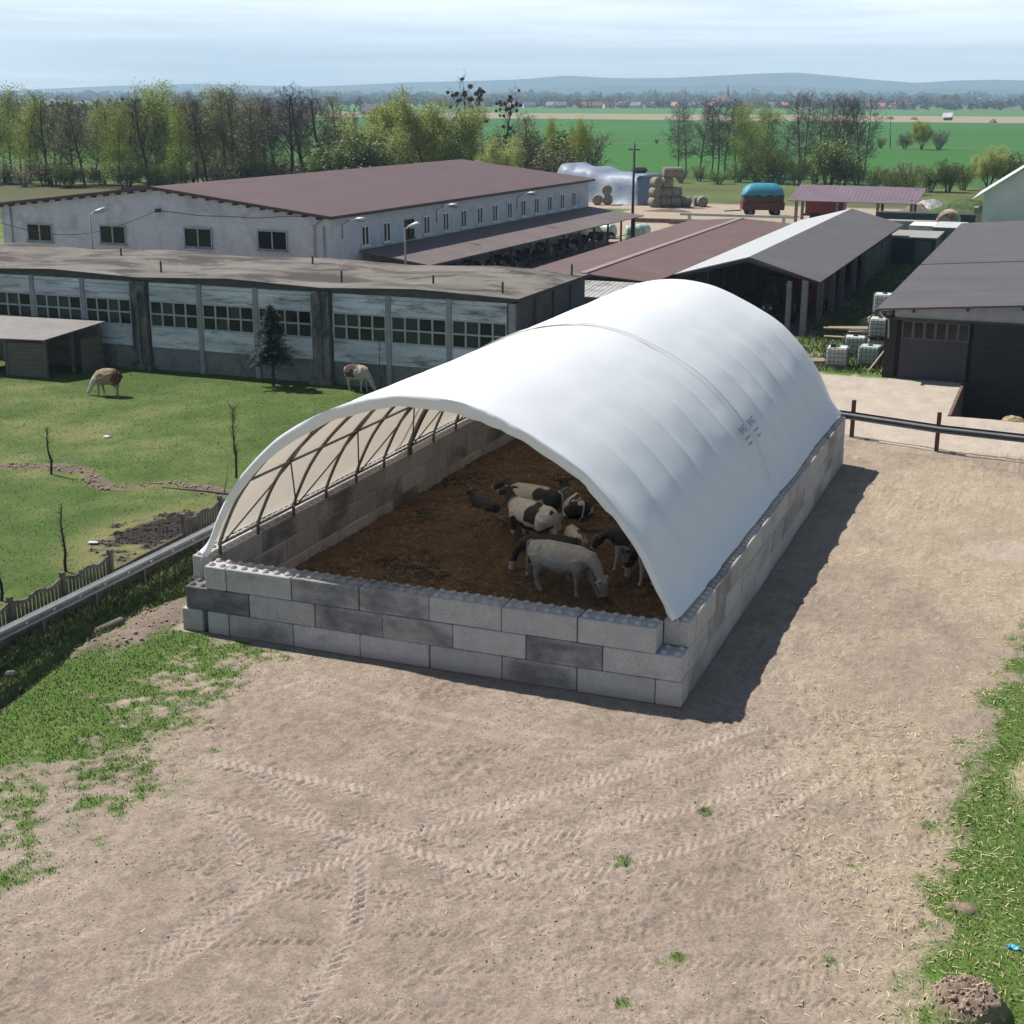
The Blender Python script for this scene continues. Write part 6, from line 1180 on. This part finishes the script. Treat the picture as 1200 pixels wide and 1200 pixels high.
row([(430,'willow',134,150,1.0),(410,'shrub',158,146,1.6),(455,'bare',108,165,.9),(472,'willow',118,158,.9),(508,'willow',103,150,.92),(548,'mistletoe',80,192,1.15),(592,'mistletoe',95,190,1.0),(622,'bare',128,188,.9),(585,'willow',160,146,1.0),(612,'budding',134,164,1.25),(665,'willow',138,176,.72),(686,'bareshrub',142,182,1.0),(560,'bareshrub',150,170,1.4),(650,'bareshrub',165,160,1.3),(440,'budding',128,180,1.2),(628,'shrub',150,170,1.3)],'above dark red roof','trees in the clump over the dark red roof')
row([(797,'alder',122,205,1.1),(806,'alder',116,210,1.0),(822,'alder',114,204,1.1),(836,'alder',111,214,1.0),(843,'alder',114,208,1.0),(852,'alder',110,212,1.1),(864,'alder',114,206,1.0),(878,'birch',119,204,1.1),(888,'birch',119,212,1.1),(897,'birch',126,208,1.2),(921,'alder',140,230,1.5),(940,'alder',101,200,1.1),(945,'alder',104,214,.9),(962,'alder',109,200,.9),(970,'alder',106,216,.9),(980,'alder',104,198,1.0),(988,'alder',103,206,.9),(996,'alder',108,214,.9),(1010,'alder',108,201,.9),(1016,'alder',111,206,.9)],'in field edge tree rows','tall trees at the field edge')
row([(800,'bareshrub',196,190,1.5),(822,'bareshrub',192,196,1.5),(845,'shrub',198,190,1.6),(868,'bareshrub',185,196,1.5),(890,'shrub',172,198,1.2),(905,'shrub',168,194,1.1),(918,'bareshrub',185,196,1.3),(938,'shrub',182,192,1.0),(975,'shrub',165,190,1.1),(990,'shrub',176,190,1.2),(958,'bareshrub',186,196,1.2),(1008,'bareshrub',188,196,1.2),(1030,'bareshrub',192,190,1.4),(1050,'bareshrub',194,188,1.6),(1072,'bareshrub',188,194,1.6),(1095,'shrub',196,184,1.4),(1117,'shrub',186,184,1.0),(1135,'bareshrub',190,190,1.2),(778,'bareshrub',200,196,1.6),(1062,'shrub',203,176,1.6)],'in field edge scrub','scrub along the field edge')
row([(1062,'shrub',154,362,1.2),(1082,'willow',141,358,1.05),(1102,'bareshrub',150,362,1.3),(1045,'snag',140,366,1.0),(1034,'bareshrub',160,362,1.3),(1165,'willow',170,196,1.1),(1188,'shrub',178,200,1.4),(672,'bareshrub',160,362,1.4),(700,'bareshrub',168,372,1.2),(770,'bareshrub',168,372,1.2)],'out in the green fields','single bushes and trees in the fields')
ru_ = random.Random(77)
row([(-6+13.5*i+ru_.uniform(-4,4),ru_.choice(['bareshrub','bareshrub','shrub']),ru_.uniform(180,198),ru_.uniform(141,158),ru_.uniform(1.2,1.8)) for i in range(32)],'in dense thicket under tree line','thicket under the tree line')
# spruce and saplings on the pasture
def spruce(x,y,h):
    t = thing('spruce_tree','small dark spruce with a bare lower trunk in front of the long barn','tree',(x,y,0)); OFF[t.name] = Vector((0,0,0)); g = TreeGen(4); g.tube([Vector((0,0,-.05)),Vector((.02,0,h*.5)),Vector((0,.01,h))],.075,.012,7); r_ = g.r; V = []; F = []
    z = .35
    while z < h-.1:
        k = r_.randint(5,7); f = (z/h); L = (.3+.3*r_.random() if f < .30 else 1.35*(1-f)**.9+.10); a0 = r_.uniform(0,6)
        for j in range(k):
            a = a0+6.283*j/k+r_.uniform(-.2,.2); l = L*r_.uniform(.7,1.15); p0 = Vector((0,0,z)); p1 = Vector((math.cos(a)*l,math.sin(a)*l,z+l*(.12-.35*(1-f)))); g.tube([p0,p0.lerp(p1,.5)+Vector((0,0,.04)),p1],.014,.004,3,True)
            if f < .26: continue
            for _ in range(int(60*l/.6*(1.0 if f > .30 else .35))):
                tt = r_.uniform(.15,1.02); c = p0.lerp(p1,tt)+Vector((r_.gauss(0,.05),r_.gauss(0,.05),r_.gauss(-.01,.04))); u = (p1-p0).normalized()*.09+Vector((r_.gauss(0,.06),r_.gauss(0,.06),r_.gauss(0,.04))); w = u.cross(Vector((0,0,1))).normalized()*.022; b = len(V); V += [c-u,c+w,c+u,c-w]; F.append((b,b+1,b+2,b+3))
        z += r_.uniform(.11,.17)
    for nm,me in (('trunk',to_mesh('trunk',g.V,g.F,m_barkd)),('branches',to_mesh('branches',g.tv,g.tf,m_twigd)),('crown',to_mesh('crown',V,F,L_spruce))):
        o = bpy.data.objects.new(nm,me); COL.objects.link(o); o.parent = t
spruce(-14.45,27.6,3.75)
for i,(x,y,h,lb) in enumerate(((-6.31,2.57,2.0,'bare young tree nearest the scorched patch and the fence'),(-13.58,11.0,1.75,'bare young tree at the left end of the dug soil strip'),(-7.33,13.03,2.55,'taller bare young tree beside the left hem of the tunnel'),(-6.35,.0,1.75,'bare young tree behind the picket fence at the photo edge'),(-8.9,27.4,2.5,'thin bare sapling close to the long barn beside the tunnel'))):
    t = thing('sapling',lb,'sapling',(x,y,gz(x,y)),0,'bare saplings on the pasture'); OFF[t.name] = Vector((0,0,0)); g = TreeGen(40+i); r_ = g.r; pts = [Vector((0,0,-.05))]+[Vector((r_.gauss(0,.02)+.03*math.sin(k),r_.gauss(0,.02),h*k/7)) for k in range(1,8)]; g.tube(pts,.045 if i != 4 else .025,.008,6)
    for k in range(95 if i != 4 else 40):
        z = h*(.10+.86*r_.random()); a = r_.uniform(0,6.283); l = r_.uniform(.05,.16)*(1.7 if i == 2 and z > h*.5 else 1)+(.22*r_.random() if r_.random() < .2 else 0); p0 = Vector((.03*math.sin(z/h*7),0,z)); p1 = p0+Vector((math.cos(a)*l*.8,math.sin(a)*l*.8,l*(.5 if i != 2 else 1.2))); g.tube([p0,p1],.010,.004,3,True)
    for nm,me in (('trunk',to_mesh('trunk',g.V,g.F,m_barkd)),('branches',to_mesh('branches',g.tv,g.tf,m_twigd))): o = bpy.data.objects.new(nm,me); COL.objects.link(o); o.parent = t
mb = MB(); mb.tube([(-6.9,8.15,.95),(-5.2,8.1,1.0),(-4.05,8.0,1.02)],[.015,.03,.035],6); mb.tube([(-4.05,8.0,0),(-4.05,8.0,1.1)],.05,6); mb.tube([(-4.6,8.05,1.0),(-4.5,8.1,1.5),(-4.45,8.1,1.9)],[.02,.012,.005],4); tag(mb.build('dead_branch',m_barkd,loc=(-5,8,0)),'long bare branch propped level on a stake behind the scorched patch','branch')
mb = MB(); mb.box((-7.15,4.9,gz(-7.15,4.9)+.05),(.30,.12,.05),rz=.3,ch=.02); tag(mb.build('white_board',m_white,loc=(-7.15,4.9,0)),'small white offcut lying on dry grass left of the scorched patch','offcut')
mb = MB(); mb.box((-15.2,16.3,gz(-15.2,16.3)+.04),(.26,.18,.10),rz=.4,ch=.04); tag(mb.build('stone',m_white,loc=(-15.2,16.3,0)),'white stone lying alone on the open pasture','stone')
mb = MB(); mb.sheet([[(19.05+.05*j+.02*math.sin(i*2.1),-6.9+.04*i,gz(19.05,-6.9)+.05+.02*math.sin(i*1.7+j*2)) for j in range(5)] for i in range(4)]); tag(mb.build('plastic_scrap',plain('sky_blue_plastic',(.12,.50,.70),.5),loc=(19.1,-6.9,0),fix=False),'scrap of bright blue plastic in the verge grass above the mole heap','scrap')
# ================================================================== VILLAGE, WOODS, HILLS
hw = [plain('house_wall_white',(.62,.61,.58),.8,var=.08),plain('house_wall_cream',(.50,.44,.34),.8,var=.08),plain('house_wall_grey',(.30,.31,.32),.8,var=.08)]; hr = [plain('tile_red',(.33,.10,.065),.8),plain('tile_brown',(.17,.085,.07),.8),plain('slate_grey',(.12,.13,.15),.7),plain('tile_orange',(.42,.17,.095),.8)]
hs = [(645,1560,0,2,9,'far white gabled house with slate roof'),(657,1590,2,2,13,None),(684,1580,1,0,15,None),(697,1600,1,0,16,None),(713,1620,0,1,13,None),(728,1640,2,0,12,None),(745,1630,0,2,13,None),(762,1680,1,1,10,None),(776,1700,0,0,10,None),(788,1650,0,3,12,None),(806,1640,0,2,8,None),(815,1760,2,1,12,None),(832,1800,1,0,11,None),(868,1800,0,0,13,None),(880,1720,0,1,12,None),(905,1750,0,2,11,None),(918,1710,1,3,10,None),(1003,1640,0,2,20,None),(1014,1680,0,1,18,None),(1028,1680,0,0,16,None),(1047,1700,0,3,12,None),(1060,1720,2,1,14,None),(560,1500,0,1,14,None),(600,1520,1,0,14,None),(620,1580,0,2,14,None),(432,900,0,2,12,None),(440,930,2,2,16,None)]
RN = ['red','brown','slate grey','orange']; WN = ['white','cream','grey']; hc = {}
tot = {}
for h_ in hs: tot[h_[2],h_[3]] = tot.get((h_[2],h_[3]),0)+1
for (px,Y,w_,r_,L,lb) in sorted(hs):
    p = survey_far(px,Y); k = hc[w_,r_] = hc.get((w_,r_),0)+1; lab = f'far {WN[w_]} village house with {RN[r_]} roof'+(f', {ORD[k-1]} of its look from the left' if tot[w_,r_] > 1 else ''); a = rt_.uniform(-.6,.6); t = thing('village_house',lab,'house',(p.x,p.y,0),a,'village houses beyond the fields'); OFF[t.name] = Vector((0,0,0)); D = 8.5; E_ = 3.6
    mb = MB(); mb.prism([(-D/2,0),(D/2,0),(D/2,E_),(0,E_+3.6),(-D/2,E_)],-L/2,L/2,'yz'); mb.build('wall',hw[w_],t); mb = MB()
    for s in (-1,1): mb.slab([(-L/2-.4,s*(D/2+.5),E_-.3),(L/2+.4,s*(D/2+.5),E_-.3),(L/2+.4,0,E_+3.85),(-L/2-.4,0,E_+3.85)],.2)
    rf = mb.build('roof',hr[r_],t); mb = MB(); mb.box((L*.2,.6,E_+3.9),(.8,.8,1.6)); mb.build('chimney',hr[1],rf)
    mb = MB()
    for q in (-.3,.05,.32): mb.box((L*q,-D/2-.02,1.8),(1.2,.08,1.4))
    mb.build('window',m_soff,t)
p = survey_far(851,1980); ch = thing('church','far village church with a thin dark spire','church',(p.x,p.y,0)); mb = MB(); mb.box((p.x,p.y,7),(6,6,14)); mb.build('tower',hw[1],ch); mb = MB(); mb.lathe((p.x,p.y,14),(0,0,1),[(0,4.2),(3,2.4),(6,1.8),(16,.15)],8); mb.build('spire',hr[2],ch); mb = MB(); mb.prism([(p.x-14,0),(p.x-3,0),(p.x-3,8),(p.x-14,8)],p.y-5,p.y+5,'xz'); mb.build('nave',hw[1],ch); mb = MB(); mb.prism([(p.y-6,7.7),(p.y+6,7.7),(p.y,14)],p.x-14.3,p.x-3,'yz'); mb.build('nave_roof',hr[0],ch)
p = survey_far(802,1900); ms = thing('radio_mast','thin far radio mast left of the church spire','mast',(p.x,p.y,0)); mb = MB(); mb.tube([(p.x,p.y,0),(p.x,p.y,26)],[.7,.3],5); mb.build('mast',m_soff,ms)
p = survey_far(1110,880); fh = thing('field_hut','tiny pale roofed hut alone in the far green field','hut',(p.x,p.y,0)); mb = MB(); mb.box((p.x,p.y,1.1),(5,3,2.2)); mb.build('wall',m_soff,fh); mb = MB(); mb.slab([(p.x-3.4,p.y-2.2,1.5),(p.x+2.4,p.y-2.2,1.9),(p.x+2.4,p.y+2.2,4.6),(p.x-3.4,p.y+2.2,4.2)],.15); mb.build('roof',m_lgrey,fh)
for i,(px,Y) in enumerate(((1070,890),(1163,800),(1042,900))): p = survey_far(px,Y); heap('hay_heap',p.x,p.y,2.6,2.2,1.9,m_dirt,f'tiny dark heap in the far green field, {ORD[(1,2,0)[i]]} from the left','heap',30+i)
def woods(name, Y0, Y1, x0, x1, n, h, s, m, label, gapf=None, k=34, sl=0.0):
    r_ = np.random.default_rng(int(Y0)); V = []; x = r_.uniform(x0,x1,n); y = r_.uniform(Y0,Y1,n); x = x+(y-Y0)*sl; hh = h*(.55+.75*vnoise(x,y,60.,3))*(.7+.5*vnoise(x,y,17.,4))
    ok = vnoise(x,y,130.,int(Y0)) > (.30 if gapf is None else gapf); x, y, hh = x[ok], y[ok], hh[ok]; n = len(x)
    u = r_.normal(size=(n,k,3)); u /= np.linalg.norm(u,axis=2)[...,None]; rr = (r_.random((n,k,1))**.4); c = u*rr*np.stack([hh*.55,hh*.55,hh*.5],1)[:,None,:]+np.stack([x,y,hh*.55],1)[:,None,:]
    a = r_.normal(size=(n,k,3)); a /= np.linalg.norm(a,axis=2)[...,None]; b = np.cross(a,r_.normal(size=(n,k,3))); b /= np.linalg.norm(b,axis=2)[...,None]; z = (s*r_.uniform(.6,1.3,(n,k,1)))
    V = np.stack([c-a*z,c-b*z*.7,c+a*z,c+b*z*.7],2).reshape(-1,3); return tag(tri_mesh(name,V,np.arange(len(V)).reshape(-1,4),m),label,'woods',kind='stuff')
L_wood = leafmat('far_wood',(.03,.04,.02),(.06,.075,.03),(.12,.12,.05)); L_woodb = leafmat('far_bare_wood',(.05,.042,.034),(.085,.072,.055),(.12,.10,.07))
woods('distant_woods',1570,2150,-1050,420,900,9,1.6,L_wood,'trees and gardens between the far village houses',.38)
woods('distant_woods',2250,3300,-2300,1500,1800,15,3.4,L_woodb,'dark band of far woods behind the village')
woods('distant_woods',3600,5200,-3600,2400,1500,24,7,L_wood,'hazy woods at the foot of the blue hills')
woods('distant_woods',240,420,-330,-145,380,10,.55,L_woodb,'brown leafless woods behind the left tree line',.25,130,-.52)
woods('distant_woods',430,900,-430,-238,300,10,.9,L_woodb,'hedgerow trees beyond the left tree line',.5,80,-.52)
m_hill = surf('wooded_hill',(.030,.042,.030),(.06,.08,.05),.004,.95,bmp=0,fine=.03)
def hills(name, Y, depth, prof, seed):
    pxs = np.linspace(-350,1550,190); rows = []; 
    for j in range(9):
        t = j/8; r_ = []
        for px in pxs:
            e = np.interp(px,[q[0] for q in prof],[q[1] for q in prof]); p = survey_far(px,Y); top = max(4,height_at(p,e-.0)); w = float(vnoise(np.array([px/55.]),np.array([j*.55]),1.,seed)[0])
            f = math.sin(min(1,t*1.25)*math.pi/2)**.9 if t <= .8 else math.cos((t-.8)/.2*math.pi/2)
            r_.append((p.x*(1+0*t),Y-depth*.5+depth*t,(top+3)*f*(1-.10*w*(1-t))*(1 if t > .01 else 0)-3))
        rows.append(r_)
    mb = MB(); mb.sheet(rows); o = mb.build(name,m_hill,smooth=True,fix=False); tag(o,kind='structure')
hills('hills',8200,1400,[(-350,108),(0,105),(60,102),(130,99),(200,97),(260,99),(330,101),(400,98),(460,95),(520,94),(580,92),(640,87),(690,90),(760,90),(820,87),(880,84),(915,83),(960,87),(1010,92),(1060,96),(1110,93),(1160,92),(1200,93),(1300,95),(1550,100)],5)
hills('hills',6300,1000,[(-350,112),(100,110),(300,107),(420,104),(480,107),(600,104),(700,99),(780,100),(850,98),(930,101),(1000,105),(1100,103),(1200,104),(1550,109)],8)
